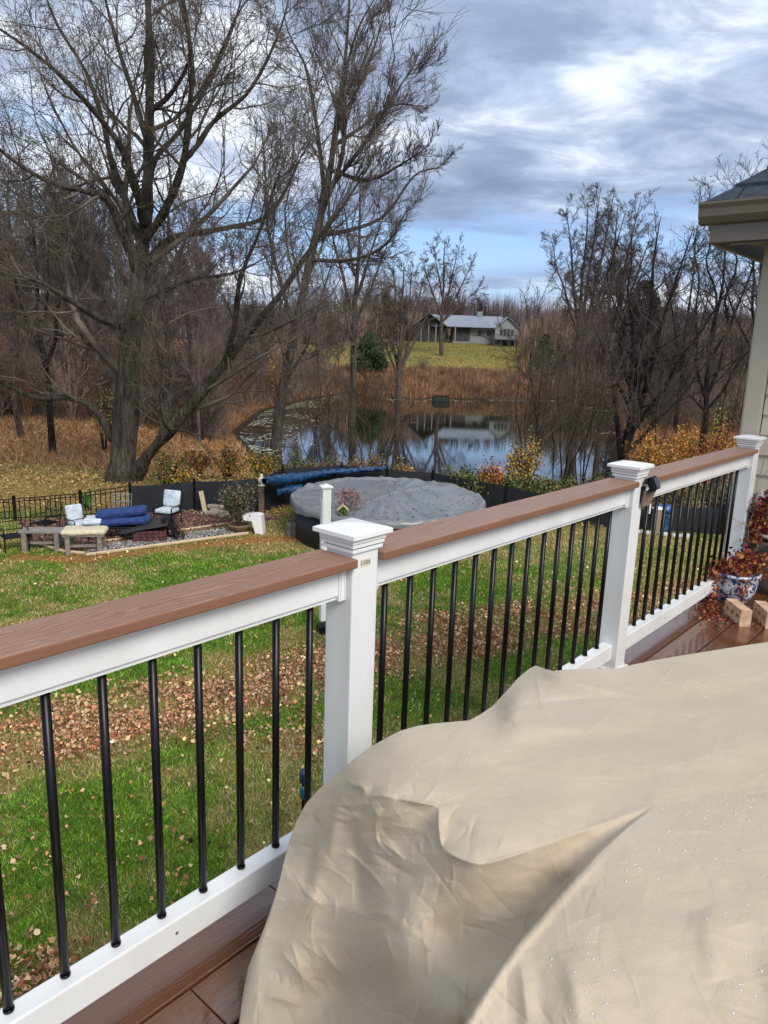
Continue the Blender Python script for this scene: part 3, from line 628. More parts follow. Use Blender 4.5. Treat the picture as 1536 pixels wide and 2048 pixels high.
def tan_lawn(x, y):                     # dry straw patches
    return np.clip(sm(.44, .64, fbm(x, y, 1.4, 31))*.65 + sm(.5, .75, fbm(x, y, .35, 33))*.45 + sm(13.6, 15.2, y + .5*(fbm(x, y, 1.5, 34)-.5))*.5 + .5*sm(.9, .2, band_d(x, y)), 0, 1)
GREEN, STRAW, BROWNL, SOIL = np.array((.075, .16, .014)), np.array((.30, .225, .075)), np.array((.36, .19, .105)), np.array((.10, .055, .03))
def ground_col(x, y):
    t = tan_lawn(x, y)[..., None]*.8; c = GREEN*.8*(1-t)+STRAW*.8*t
    l = leafy(x, y)[..., None]; c = c*(1-l*.8)+BROWNL*.7*l*.8
    dz = dirt(x, y)[..., None]; c = c*(1-dz*.9)+np.array((.30, .13, .045))*dz*.9
    # beyond the fence: straw coloured ground under fallen leaves, rust coloured brush further on
    f = sm(17.2, 19.2, y + .6*(fbm(x, y, 2, 35)-.5))[..., None]
    gold = np.array((.30, .21, .075)); rust = np.array((.27, .10, .035)); n = fbm(x, y, 5, 37)[..., None]
    r = sm(27, 31, y + 3*(fbm(x, y, 5, 38)-.5))[..., None]
    c2 = gold*(1-r)+(rust*(.6+.8*n))*r
    olive = np.array((.12, .12, .03)); k = (sm(-7, -2, x)*(1-sm(34, 36, y)))[..., None]; c2 = c2*(1-.6*k)+olive*.6*k
    c = c*(1-f)+c2*f
    # far bank: rust reeds then green meadow
    m = (sm(104, 128, y + 9*(fbm(x, y, 14, 39)-.5))*sm(-40, -8, x)*(1-sm(30, 60, x)))[..., None]
    mead = np.array((.19, .18, .05))*(.75+.5*fbm(x, y, 9, 41)[..., None]) + np.array((.12, .06, .01))*sm(.45, .7, fbm(x, y, 12, 43))[..., None]
    reed = np.array((.22, .115, .055))*(.7+.7*fbm(x, y, 6, 45)[..., None]); q = (sm(78, 88, y))[..., None]
    c = c*(1-q)+reed*q; c = c*(1-m)+mead*m
    s = poly_sd(x, y, POND); w = sm(1.2, -.3, s)[..., None]
    return c*(1-w)+np.array((.035, .025, .015))*w
def axis(segs):
    r = []
    for a, b, st in segs: r += list(np.arange(a, b, st))
    return np.array(r+[segs[-1][1]])
gx = axis([(-1500, -300, 100), (-300, -80, 10), (-80, -24, 1.6), (-24, -12, .5), (-12, 14, .22), (14, 30, .6), (30, 90, 1.6), (90, 300, 10), (300, 1500, 100)])
gy = axis([(-60, 2, 4), (2, 22, .2), (22, 60, .6), (60, 130, 1.2), (130, 240, 4), (240, 420, 12), (420, 3000, 150)])
X, Y = np.meshgrid(gx, gy, indexing='ij'); Z = ground(X, Y)
idx = np.arange(X.size).reshape(X.shape)
F = np.stack([idx[:-1, :-1], idx[1:, :-1], idx[1:, 1:], idx[:-1, 1:]], -1).reshape(-1, 4)
M['ground'] = mat('ground_cover', (1, 1, 1), .95, var=.35, vs=9., attr=True, spec=.1, bump=.9, bs=14, bdist=.04)
o = mesh_np('ground', np.stack([X, Y, Z], -1), F, M['ground'], smooth=True, col=ground_col(X, Y).reshape(-1, 3)); tag(o, kind='structure')
wm = bpy.data.materials.new('pond_water'); wm.use_nodes = True; wt = wm.node_tree; b = wt.nodes['Principled BSDF']
b.inputs['Base Color'].default_value = (.018, .016, .010, 1); b.inputs['Roughness'].default_value = .025; b.inputs['Specular IOR Level'].default_value = 1.; b.inputs['IOR'].default_value = 2.2
src = N(wt, 'ShaderNodeTexCoord').outputs['Object']; bp = N(wt, 'ShaderNodeBump'); bp.inputs['Strength'].default_value = .06; bp.inputs['Distance'].default_value = .02
wt.links.new(noise(wt, src, 1.4, 3, .5, stretch=(1, 1.8, 1)), bp.inputs['Height']); wt.links.new(bp.outputs[0], b.inputs['Normal'])
c0 = POND.mean(0); PW2 = c0+(POND-c0)*1.0
m = MB(); 
big = []
for i in range(len(POND)):
    a_, b_ = POND[i-1], POND[(i+1) % len(POND)]; n_ = np.array([(b_-a_)[1], -(b_-a_)[0]]); n_ /= np.linalg.norm(n_)
    if poly_sd(*(POND[i]+n_*.5), POND) < 0: n_ = -n_
    big.append(tuple(POND[i]+n_*1.2))
vs = [(x_, y_, WATER) for x_, y_ in big]; m.add(vs, [tuple(range(len(vs)))]); o = m.build('water', wm)
if o.data.polygons[0].normal.z < 0: o.data.flip_normals()
tag(o, kind='structure')

# ------------------------------------------------------------------ lawn grass, fallen leaves, reeds
def blades(P, h, wd, col, lean=.35, rng=RNG):
    n = len(P); a = rng.random(n)*2*PI; d = np.stack([np.cos(a), np.sin(a), 0*a], 1)*(wd*.5)[:, None]
    l = rng.normal(size=(n, 2))*(lean*h)[:, None]; tip = P+np.concatenate([l, h[:, None]], 1); tip[:, 2] -= .3*np.hypot(l[:, 0], l[:, 1])
    V = np.stack([P-d, P+d, tip], 1).reshape(-1, 3); return V, np.arange(3*n).reshape(n, 3), np.repeat(col, 3, axis=0)
def in_view(x, y, z, mx=60):
    Z_ = z-CH; yc = y*math.cos(PITCH)-Z_*math.sin(PITCH); zz = y*math.sin(PITCH)+Z_*math.cos(PITCH)
    a, b_ = x/yc, -zz/yc; c, s = math.cos(ROLL), math.sin(ROLL); a, b_ = c*a-s*b_, s*a+c*b_
    return (yc > 0) & (np.abs(768+FPX*a-768) < 768+mx*2) & (1024+FPX*b_ < 2048+mx*3)
n = 620000
u = RNG.random(n); y = 3.2*(17.4/3.2)**(u**.9); x = (RNG.random(n)*2-1)*(y*.56+.9)
z = ground(x, y); k = in_view(x, y, z) & (y < 17+.4*RNG.normal(size=n)); x, y, z = x[k], y[k], z[k]
t = tan_lawn(x, y)*.92+.25*RNG.normal(size=len(x)); lf = leafy(x, y); keep = RNG.random(len(x)) > np.maximum(lf*.7, dirt(x, y)*.85); x, y, z, t, lf = x[keep], y[keep], z[keep], t[keep], lf[keep]
dk_ = (.45+.7*fbm(x, y, .6, 51)+.5*sm(.3, .7, fbm(x, y, .11, 52)))[:, None]
c = np.where((t > .5)[:, None], pick([(.52, .40, .16), (.36, .27, .08), (.24, .20, .05), (.66, .56, .30)], len(x), jit=.35), pick([(.10, .23, .014), (.17, .33, .02), (.05, .13, .012), (.24, .33, .03), (.42, .46, .14)], len(x), jit=.4, p=[.3, .28, .2, .15, .07])*dk_)
sc = (.6+y/11)
V, F, C = blades(np.stack([x, y, z-.004], 1), (.028+.036*RNG.random(len(x))*(.5+fbm(x, y, .12, 53)))*(.8+.2*sc), .0052*sc*(.8+.5*RNG.random(len(x))), c, .55)
o = mesh_np('grass', V, F, M['grassm'], col=C); tag(o, 'short lawn grass, green with straw coloured patches, below the deck', 'grass', kind='stuff')
LC = [(.60, .42, .24), (.44, .25, .13), (.36, .18, .09), (.56, .36, .17), (.24, .10, .045), (.70, .50, .28), (.48, .21, .10), (.55, .28, .17)]
n = 330000; u = RNG.random(n); y = 3.2*(17.4/3.2)**(u**.8); x = (RNG.random(n)*2-1)*(y*.56+.9); z = ground(x, y)
k = in_view(x, y, z) & (RNG.random(n) < leafy(x, y)**1.3*.66+.014) & (y < 17); x, y, z = x[k], y[k], z[k]; n = len(x)
V, F, C = lobed_leaves(np.stack([x, y, z+.022+.035*RNG.random(n)], 1), .026+.040*RNG.random(n)**1.5, pick(LC, n, jit=.35), .5)
o = mesh_np('fallen_leaves', V, F, M['leafdry'], col=C); tag(o, 'drift of fallen brown leaves lying across the lawn', 'fallen leaves', kind='stuff')
# beyond the fence: leaf litter and straw
n = 90000; y = 17.8+RNG.random(n)**1.3*34; x = (RNG.random(n)*2-1)*(y*.56+2)-1; z = ground(x, y)
k = (poly_sd(x, y, POND) > .4); x, y, z = x[k], y[k], z[k]; n = len(x)
V, F, C = leaf_quads(np.stack([x, y, z+.03+.04*RNG.random(n)], 1), (.06+.06*RNG.random(n))*(y/28), pick([(.42, .28, .10), (.34, .18, .06), (.50, .36, .16), (.20, .12, .04), (.14, .16, .04)], n), .6)
o = mesh_np('leaf_litter', V, F, M['leafdry'], col=C); tag(o, 'golden brown leaf litter on the ground beyond the black fence', 'leaf litter', kind='stuff')
def tall_grass(name, lab, n, fx, hh, cols, wd, lean=.12, cat='tall grass'):
    x, y = fx(n); z = ground(x, y); k = poly_sd(x, y, POND) > .1; x, y, z = x[k], y[k], z[k]; n = len(x)
    h = hh[0]+(hh[1]-hh[0])*RNG.random(n)*(.5+fbm(x, y, 6, 61)); V, F, C = blades(np.stack([x, y, z-.05], 1), h, wd*(.6+.8*RNG.random(n)), pick(cols, n)*(.6+.8*fbm(x, y, 7, 63))[:, None], lean)
    o = mesh_np(name, V, F, M['grassm'], col=C); return tag(o, lab, cat, kind='stuff')
def bank(n): y = 84+RNG.random(n)**1.5*34; x = -14+RNG.random(n)*50+(y-84)*.1; return x, y+5*(fbm(x, y, 5, 66)-.5)*sm(86, 100, y)
tall_grass('reeds', 'rust coloured reeds and brush along the far bank of the pond', 90000, bank, (.3, 1.15), [(.34, .17, .08), (.27, .12, .06), (.42, .27, .13), (.20, .10, .055), (.40, .28, .17), (.22, .085, .055), (.14, .10, .06)], .085)
def lft(n): y = 27+RNG.random(n)**.9*44; x = -7-RNG.random(n)*(y*.5); return x, y
tall_grass('dead_grass', 'rusty orange dead grass under the woodland left of the pond', 80000, lft, (.10, .50), [(.40, .20, .07), (.50, .30, .11), (.30, .12, .05), (.42, .28, .14), (.16, .09, .05), (.38, .22, .15)], .04, .5, 'dead grass')
def rgt(n): y = 30+RNG.random(n)*60; x = 18+RNG.random(n)*(y*.4); return x, y
tall_grass('dead_grass', 'brown dead grass on the bank right of the pond', 30000, rgt, (.15, .9), [(.26, .12, .05), (.2, .1, .05), (.34, .18, .07), (.12, .11, .04)], .05, .4, 'dead grass')
def mdw(n): y = 110+RNG.random(n)*53; return -12+RNG.random(n)*48, y
tall_grass('meadow_grass', 'green and golden meadow grass on the slope before the far house', 60000, mdw, (.1, .4), [(.19, .20, .06), (.27, .23, .08), (.34, .20, .09), (.13, .16, .05), (.24, .24, .07)], .12, .5, 'grass')
# pale duckweed along the shores
n = 4200; k = RNG.integers(0, 15, n)
segs = [(13, 14), (14, 0), (0, 1), (8, 9), (9, 10), (10, 11), (8, 7), (12, 13)]; w_ = np.array([.2, .2, .12, .1, .14, .12, .04, .08])
si = RNG.choice(len(segs), n, p=w_); A_ = POND[[segs[i][0] for i in si]]; B_ = POND[[segs[i][1] for i in si]]; f = RNG.random((n, 1)); P = A_*(1-f)+B_*f; cc = POND.mean(0)
P = P+(cc-P)/np.linalg.norm(cc-P, axis=1)[:, None]*(RNG.random((n, 1))**2*5+.3)+RNG.normal(size=(n, 2))*.5
k = (poly_sd(P[:, 0], P[:, 1], POND) < -.15) & (fbm(P[:, 0], P[:, 1], 2.2, 71) > .47); P = P[k]; n = len(P)
V, F, C = leaf_quads(np.concatenate([P, np.full((n, 1), WATER+.02)], 1), .12+.22*RNG.random(n), pick([(.50, .52, .36), (.35, .38, .2), (.6, .6, .48)], n), 30., fold=.0)
o = mesh_np('pond_weed', V, F, M['leaf'], col=C); tag(o, 'pale floating weed and leaves along the pond edges', 'pond weed', kind='stuff')

# ------------------------------------------------------------------ trees
def bark(name, c, c2, s=3.):
    m = mat(name, c, .9, vs=s*2, c2=c2, bump=1., bs=9, bdist=.10, stretch=(1.6, 1.6, .28), spec=.12); t = m.node_tree; b = t.nodes['Principled BSDF']
    src = t.nodes['Texture Coordinate'].outputs['Object']; base = b.inputs['Base Color'].links[0].from_socket
    f = ramp(t, noise(t, src, 7, 6, .7, .6, off=(4, 1, 2), stretch=(2., 2., .3)), [(.36, .35), (.5, 1.), (.66, 1.6)]); t.links.new(mixc(t, 1., base, f, 'MULTIPLY'), b.inputs['Base Color'])
    return m
M['bark_grey'] = bark('grey_bark', (.036, .029, .024), (.105, .092, .075), 1.)
M['bark_dark'] = bark('dark_bark', (.012, .010, .010), (.035, .030, .028))
M['bark_brown'] = bark('brown_bark', (.07, .05, .042), (.12, .09, .075))
M['bark_wood'] = bark('woodland_bark', (.09, .075, .068), (.17, .15, .135), .8)
M['twig_grey'] = mat('grey_twig', (.022, .018, .017), .85, vs=.9, c2=(.21, .17, .135), spec=.15)
M['twig_dark'] = mat('dark_twig', (.026, .022, .022), .85, vs=.8, c2=(.10, .08, .07), spec=.15)
M['twig_brown'] = mat('brown_twig', (.050, .038, .030), .85, vs=.5, c2=(.16, .13, .10), spec=.15)
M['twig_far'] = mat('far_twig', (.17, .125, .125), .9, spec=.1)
def unit(v): return v/np.maximum(np.linalg.norm(v, axis=-1, keepdims=True), 1e-9)
def grow(P, R, n, t0, t1, ang, length, K, up, wob, rng, rf=.6, rmin=.004, shrink=.5, rexp=1., flat=0.):
    """n children on each parent polyline (M,K,3) -> (M*n,K,3), radii"""
    Mn, Kp = R.shape; t = (t0+(t1-t0)*((np.arange(n)[None]+rng.random((Mn, n)))/n)); f = t*(Kp-1); i = np.minimum(f.astype(int), Kp-2); f = (f-i)[..., None]
    b = np.arange(Mn)[:, None]; p = P[b, i]*(1-f)+P[b, i+1]*f; tn = unit(P[b, i+1]-P[b, i]); r = (R[b, i]*(1-f[..., 0])+R[b, i+1]*f[..., 0])
    q = rng.normal(size=(Mn, n, 3)); q[..., 2] *= (1-flat); q = unit(q-tn*(q*tn).sum(-1, keepdims=True)); a = np.radians(ang[0]+(ang[1]-ang[0])*rng.random((Mn, n)))[..., None]
    d = unit(tn*np.cos(a)+q*np.sin(a)); PL = np.linalg.norm(np.diff(P, axis=1), axis=2).sum(1)[:, None]
    L = length*PL*(1-shrink*t)*(.65+.7*rng.random((Mn, n)))
    p, d, L, r = p.reshape(-1, 3), d.reshape(-1, 3), L.reshape(-1), r.reshape(-1)*rf
    out = [p]; st = (L/(K-1))[:, None]
    for k in range(K-1):
        d = unit(d+np.array([0, 0, up])+wob*rng.normal(size=d.shape)); p = p+d*st; out.append(p)
    s = np.linspace(1, .0, K)**rexp; r = np.maximum(r[:, None]*(.12+.88*s[None]), rmin)
    return np.stack(out, 1), r
def tubes(P, R, n):
    Mn, K = R.shape; T = np.empty_like(P); T[:, 1:-1] = P[:, 2:]-P[:, :-2]; T[:, 0] = P[:, 1]-P[:, 0]; T[:, -1] = P[:, -1]-P[:, -2]; T = unit(T)
    ref = unit(np.cross(T.mean(1), np.array([.31, .52, .13])))[:, None, :]; a = unit(ref-T*(ref*T).sum(-1, keepdims=True)); w = np.cross(T, a)
    th = 2*PI*np.arange(n)/n; V = P[:, :, None]+(a[:, :, None]*np.cos(th)[:, None]+w[:, :, None]*np.sin(th)[:, None])*R[:, :, None, None]
    idx = np.arange(Mn*K*n).reshape(Mn, K, n); nx = np.roll(idx, -1, axis=2)
    F = np.stack([idx[:, :-1], nx[:, :-1], nx[:, 1:], idx[:, 1:]], -1).reshape(-1, 4); return V.reshape(-1, 3), F
def join(parts):
    V, F, b = [], [], 0
    for v, f in parts: V.append(v); F.append(f+b); b += len(v)
    return np.concatenate(V), np.concatenate(F)
def curve(pts, K):                      # Catmull-Rom resample of 3D points + radius
    pts = np.array(pts, float); n = len(pts); P = np.concatenate([[2*pts[0]-pts[1]], pts, [2*pts[-1]-pts[-2]]]); t = np.linspace(0, n-1-1e-6, K); i = t.astype(int); f = (t-i)[:, None]
    a, b, c, d = P[i], P[i+1], P[i+2], P[i+3]; return .5*(2*b+(c-a)*f+(2*a-5*b+4*c-d)*f**2+(3*b-a-3*c+d)*f**3)
def make_tree(name, limbs, levels, mb, mt, loc, lab=None, group=None, rng=None, sides=(10, 4, 3, 3, 3), K0=14, knobby=.0, cat='tree', base_up=False):
    """limbs: lists of (x,y,z,radius); levels: dicts for grow(); the first level is what grows from the limbs"""
    rng = rng or np.random.default_rng(1); loc = np.array(loc, float)
    t = thing(name, loc, 0, lab, cat, group); C = np.stack([curve(l, K0) for l in limbs]); P, R = C[..., :3]-loc, C[..., 3]
    if knobby: P = P+rng.normal(size=P.shape)*knobby*R[..., None]; R = R*(1+.12*rng.normal(size=R.shape))
    V, F = tubes(P, R, sides[0]); mesh_np('trunk', V, F, mb, t, True)
    parts = []
    Q, S = P, R
    for k, lv in enumerate(levels):
        lv = dict(lv); Q, S = grow(Q, S, rng=rng, **lv); parts.append(tubes(Q, S, sides[min(k+1, len(sides)-1)]))
    V, F = join(parts); mesh_np('crown', V, F, mt, t, False)
    return t
def copy_tree(o, loc, rz, sc, lab, group=None, cat=None):
    c = o.copy(); COL.objects.link(c); c.location = loc; c.rotation_euler = (0, 0, rz); c.scale = (sc[0], sc[0], sc[1])
    c['label'] = lab
    if group: c['group'] = group
    for ch in list(o.children):
        d = ch.copy(); COL.objects.link(d); d.parent = c
    return c

# the big spreading tree left of the pond, limbs read along their real directions
BD = 22.6
def lim(pts, d=BD): return [(*atd(px, py, d+dd), r) for px, py, dd, r in pts]
base = G(248, 985)
lim_ = lim
def lim(pts, d=BD): return [(x_, y_, z_, r_*.70) for x_, y_, z_, r_ in lim_(pts, d)]
big = [lim_([(245, 1000, 0, .58), (246, 930, 0, .43), (250, 850, 0, .36), (255, 760, 0, .32), (262, 680, 0, .29), (275, 590, .1, .26), (285, 500, .1, .22), (293, 400, .2, .17), (298, 280, .3, .13), (300, 150, .4, .10), (296, 0, .5, .07), (290, -160, .6, .05), (300, -330, .6, .015)]),
       lim([(268, 960, -.1, .36), (300, 905, -.5, .30), (350, 850, -1, .25), (400, 790, -1.4, .21), (450, 725, -1.6, .18), (505, 655, -1.8, .15), (560, 590, -2, .13), (620, 500, -2.1, .09), (680, 420, -2.3, .06), (740, 330, -2.4, .02)]),
       lim([(325, 870, -.7, .19), (340, 800, -.6, .17), (345, 740, -.6, .15), (335, 660, -.5, .12), (325, 600, -.5, .10), (350, 520, -.3, .07), (400, 430, 0, .03)]),
       lim([(230, 880, .2, .22), (185, 815, .1, .15), (130, 795, .0, .13), (70, 795, -.2, .12), (0, 760, -.3, .09), (-100, 700, -.5, .06), (-180, 600, -.5, .02)]),
       lim([(255, 700, 0, .22), (220, 610, .6, .18), (190, 540, 1.2, .15), (130, 470, 1.8, .12), (60, 430, 2.2, .09), (-40, 420, 2.6, .05), (-160, 380, 3, .015)]),
       lim([(278, 560, 0, .20), (250, 480, -.6, .16), (215, 400, -1.1, .14), (160, 380, -1.6, .11), (90, 360, -2, .08), (0, 300, -2.5, .05), (-100, 200, -3, .02)]),
       lim([(285, 500, 0, .19), (255, 410, .8, .16), (225, 330, 1.4, .13), (205, 240, 2, .11), (170, 140, 2.5, .08), (110, 40, 3, .05), (60, -100, 3.4, .02)]),
       lim([(290, 450, 0, .18), (268, 370, -1, .15), (240, 290, -1.6, .12), (150, 180, -2.4, .09), (60, 100, -3, .06), (-60, 20, -3.5, .02)]),
       lim([(290, 480, 0, .20), (330, 420, -.7, .17), (365, 330, -1.3, .14), (378, 230, -1.8, .11), (385, 130, -2.2, .08), (370, 20, -2.5, .06), (345, -130, -3, .02)]),
       lim([(285, 540, 0, .20), (340, 480, .9, .16), (420, 462, 1.6, .12), (520, 440, 2.2, .09), (560, 400, 2.6, .07), (600, 320, 3, .03)]),
       lim([(292, 400, .1, .16), (310, 320, .9, .13), (360, 260, 1.5, .10), (415, 170, 2, .08), (460, 70, 2.6, .05), (500, -60, 3, .02)]),
       lim([(296, 330, .2, .14), (300, 230, -.5, .11), (340, 190, -1, .09), (380, 110, -1.6, .07), (360, 0, -2, .04), (350, -120, -2.4, .015)]),
       lim([(298, 300, .3, .13), (270, 200, 1, .10), (235, 90, 1.6, .08), (205, -30, 2, .05), (190, -160, 2.4, .02)]),
       lim([(367, 322, -1.33, .11), (395, 290, -1.3, .10), (430, 240, -1.2, .09), (500, 180, -1.1, .07), (560, 60, -1, .04), (590, -60, -1, .015)]),
       lim([(262, 660, 0, .16), (205, 640, -1.4, .12), (140, 600, -2.4, .10), (70, 560, -3, .07), (-20, 540, -3.4, .04), (-120, 500, -4, .015)]),
       lim([(258, 640, 0, .14), (300, 600, 1.6, .11), (380, 560, 2.4, .09), (470, 545, 3, .06), (560, 500, 3.6, .02)]),
       lim([(450, 725, -1.6, .12), (470, 650, -2.4, .10), (480, 560, -3, .08), (520, 460, -3.6, .05), (560, 340, -4, .015)])]
BIG = make_tree('bare_tree', big, [dict(n=10, t0=.16, t1=1., ang=(30, 66), length=.40, K=8, up=.10, wob=.16, rf=.46, rmin=.011, shrink=.3),
                             dict(n=8, t0=.15, t1=1., ang=(28, 66), length=.50, K=6, up=.06, wob=.17, rf=.52, rmin=.007, shrink=.35),
                             dict(n=7, t0=.12, t1=1., ang=(26, 66), length=.54, K=4, up=.04, wob=.20, rf=.6, rmin=.0046, shrink=.4),
                             dict(n=4, t0=.12, t1=1., ang=(22, 56), length=.62, K=3, up=.05, wob=.16, rf=.7, rmin=.0038, shrink=.3)],
          M['bark_grey'], M['twig_grey'], (base[0], base[1], base[2]-.1), 'huge spreading bare tree with a thick grey trunk behind the patio fence', rng=np.random.default_rng(4), sides=(14, 5, 4, 3, 3), K0=22, knobby=.05)

def ptree(name, px, py, ptop, spread, lab, mb, mt, seed, stems, levels=None, group=None, d=None, sides=(8, 4, 3, 3), rb=None, cat='tree', wob=.25, sc=1.):
    """a tree standing where the ground meets pixel (px,py); stems: (dx px at top, top fraction, start fraction, radius factor)"""
    b = G(px, py) if d is None else None
    if b is None: q = atd(px, py, d); b = (q[0], q[1], float(ground(q[0], q[1])))
    d = b[1]; rg = np.random.default_rng(seed); top = atd(px, ptop, d); H = (top[2]-b[2])*.95; R0 = (rb or H*.016)*.9
    limbs = []
    for dx, tf, sf, rr in stems:
        w = dx*d/FPX; s0 = np.array([b[0]+w*sf*.5*0, b[1], b[2]+H*sf]); dep = rg.uniform(-1, 1)*abs(w)*.8
        pts = []
        for k in range(7):
            t = k/6; z = b[2]-.15*(sf == 0)+H*(sf+(tf-sf)*t); e = t**.95*(1.12 if sf > 0 else 1)
            pts.append((b[0]+w*e+rg.normal()*wob*H*.012*(k > 0), b[1]+dep*e+rg.normal()*wob*H*.012*(k > 0), z, R0*rr*(1-.93*t)+.004*sc))
        if sf > 0: pts[0] = (b[0], b[1], b[2]+H*sf, R0*rr)
        limbs.append(pts)
    lv = levels or [dict(n=14, t0=.25, t1=.97, ang=(32, 66), length=.27, K=6, up=.05, wob=.13, rf=.5, rmin=.014*sc, shrink=.60),
                    dict(n=8, t0=.15, t1=1., ang=(30, 64), length=.50, K=4, up=.02, wob=.15, rf=.6, rmin=.011*sc, shrink=.4),
                    dict(n=9, t0=.1, t1=1., ang=(20, 50), length=.55, K=3, up=.06, wob=.12, rf=.6, rmin=.0075*sc, shrink=.4)]
    return make_tree(name, limbs, lv, mb, mt, b, lab, group, rg, sides, cat=cat)
g_, t_ = M['bark_grey'], M['twig_grey']
# second tall tree at the near left shore, leaning towards the open sky
D2 = 44.
b2_ = atd(556, 880, D2); L2 = lambda pts: [(*atd(px, py, D2+dd), r) for px, py, dd, r in pts]
t2 = [L2([(552, 900, 0, .36), (560, 820, 0, .32), (575, 730, 0, .28), (600, 620, 0, .25), (620, 520, 0, .23), (645, 420, 0, .2), (662, 330, 0, .17), (675, 230, .3, .14), (690, 130, .6, .1), (697, 30, .8, .07), (705, -90, 1, .02)]),
      L2([(645, 420, 0, .16), (680, 330, -1, .13), (690, 250, -1.5, .11), (690, 160, -2, .08), (715, 60, -2.4, .05), (760, -20, -3, .02)]),
      L2([(650, 400, 0, .15), (640, 300, 1, .12), (625, 200, 2, .10), (610, 130, 2.6, .07), (575, 60, 3, .04), (560, -30, 3.4, .015)]),
      L2([(640, 470, 0, .15), (700, 460, 2, .12), (770, 430, 3, .09), (830, 350, 3.6, .06), (885, 335, 4, .02)]),
      L2([(655, 380, 0, .13), (720, 300, -2, .10), (770, 220, -3, .07), (815, 150, -3.4, .03), (825, 140, -3.6, .015)]),
      L2([(670, 290, 0, .12), (730, 250, 1.4, .09), (790, 210, 2.4, .06), (855, 215, 3, .02)]),
      L2([(620, 520, 0, .13), (700, 520, -1.6, .10), (770, 490, -2.6, .07), (820, 410, -3, .03)]),
      L2([(590, 660, 0, .14), (560, 560, 2, .11), (535, 450, 3, .09), (530, 330, 3.4, .06), (520, 230, 4, .02)]),
      L2([(680, 240, 0, .10), (720, 170, 1, .08), (750, 90, 1.6, .05), (775, 10, 2, .02)]),
      L2([(660, 340, 0, .12), (735, 360, -1, .09), (800, 330, -2, .06), (860, 290, -2.5, .02)])]
make_tree('bare_tree', t2, [dict(n=15, t0=.12, t1=.93, ang=(24, 56), length=.30, K=7, up=.12, wob=.10, rf=.45, rmin=.016, shrink=.35),
                       dict(n=10, t0=.12, t1=1., ang=(20, 48), length=.46, K=5, up=.09, wob=.10, rf=.6, rmin=.010, shrink=.4),
                       dict(n=12, t0=.08, t1=1., ang=(18, 45), length=.52, K=4, up=.06, wob=.10, rf=.6, rmin=.0075, shrink=.4)],
          M['bark_grey'], M['twig_grey'], (b2_[0], b2_[1], float(ground(b2_[0], b2_[1]))), 'tall bare tree leaning right over the left shore, its crown against open sky', rng=np.random.default_rng(14), sides=(9, 4, 3, 3), K0=16)
ptree('bare_tree', 703, 800, 300, 0, 'straight grey trunked tree between the leaning tree and the evergreen', g_, t_, 21, [(8, 1, 0, 1.1), (-60, .92, .45, .5), (55, .9, .5, .5), (-30, .96, .6, .4), (70, .8, .4, .45)], d=62, rb=.36)
ptree('bare_tree', 797, 805, 505, 0, 'many stemmed bare tree at the water line of the far shore', M['bark_brown'], M['twig_brown'], 22, [(0, 1, 0, 1.2), (-42, .9, .22, .6), (38, .95, .2, .7), (60, .75, .25, .5), (-20, 1, .3, .6), (18, .98, .3, .6), (-60, .7, .18, .4)], rb=.40, sc=1.6)
ptree('bare_tree', 883, 712, 462, 0, 'bare tree on the meadow before the far grey roofed house', M['bark_brown'], M['twig_brown'], 23, [(-5, 1, 0, 1), (-45, .85, .3, .6), (50, .85, .3, .6), (22, .96, .35, .6), (-25, .97, .45, .5), (70, .65, .3, .4)], rb=.46, sc=1.9)
lvT = [dict(n=16, t0=.34, t1=.97, ang=(30, 60), length=.24, K=6, up=.06, wob=.12, rf=.5, rmin=.018, shrink=.62), dict(n=9, t0=.2, t1=1., ang=(30, 62), length=.48, K=4, up=.03, wob=.14, rf=.6, rmin=.013, shrink=.4), dict(n=11, t0=.1, t1=1., ang=(26, 60), length=.5, K=3, up=.02, wob=.14, rf=.6, rmin=.011, shrink=.4)]
ptree('bare_tree', 1150, 800, 356, 0, 'tallest bare tree right of the pond, upright fan crown of pale twigs', M['bark_brown'], M['twig_brown'], 24, [(-8, .98, 0, 1), (30, 1, .15, .9), (62, .95, .25, .7), (-75, .82, .35, .45), (95, .86, .35, .55), (-42, .95, .35, .6), (12, 1.02, .45, .5)], lvT, d=82, rb=.42)
ptree('bare_tree', 1205, 800, 372, 0, 'forked bare tree beside the tallest tree right of the pond', M['bark_brown'], M['twig_brown'], 44, [(-8, .98, 0, 1), (25, 1, .25, .7), (52, .85, .3, .6), (-40, .8, .35, .5)], lvT, d=84, rb=.42)
lvD = [dict(n=12, t0=.2, t1=.97, ang=(32, 70), length=.30, K=7, up=.05, wob=.17, rf=.55, rmin=.014, shrink=.5), dict(n=7, t0=.15, t1=1., ang=(22, 60), length=.45, K=5, up=.06, wob=.2, rf=.6, rmin=.009, shrink=.4), dict(n=9, t0=.1, t1=1., ang=(22, 60), length=.5, K=4, up=.05, wob=.2, rf=.6, rmin=.006, shrink=.4)]
ptree('bare_tree', 1252, 915, 405, 0, 'black forked bare tree behind the deck rail at the right shore of the pond', M['bark_dark'], M['twig_dark'], 25, [(15, 1, 0, 1), (-62, .72, .03, .6), (60, .97, .17, .65), (-30, .95, .32, .5), (130, .8, .2, .55), (150, .55, .14, .45), (-90, .6, .3, .4), (90, .9, .35, .5), (-60, .85, .36, .4)], lvD, d=34, rb=.27, wob=.6)
ptree('bare_tree', 1398, 905, 310, 0, 'crooked dark bare tree in front of the deck house eave', M['bark_dark'], M['twig_dark'], 26, [(0, .95, 0, 1), (-70, .85, .25, .6), (70, .9, .25, .6), (30, 1, .4, .5), (-30, .97, .45, .45), (120, .7, .2, .5)], lvD, d=40, rb=.19, wob=.9)
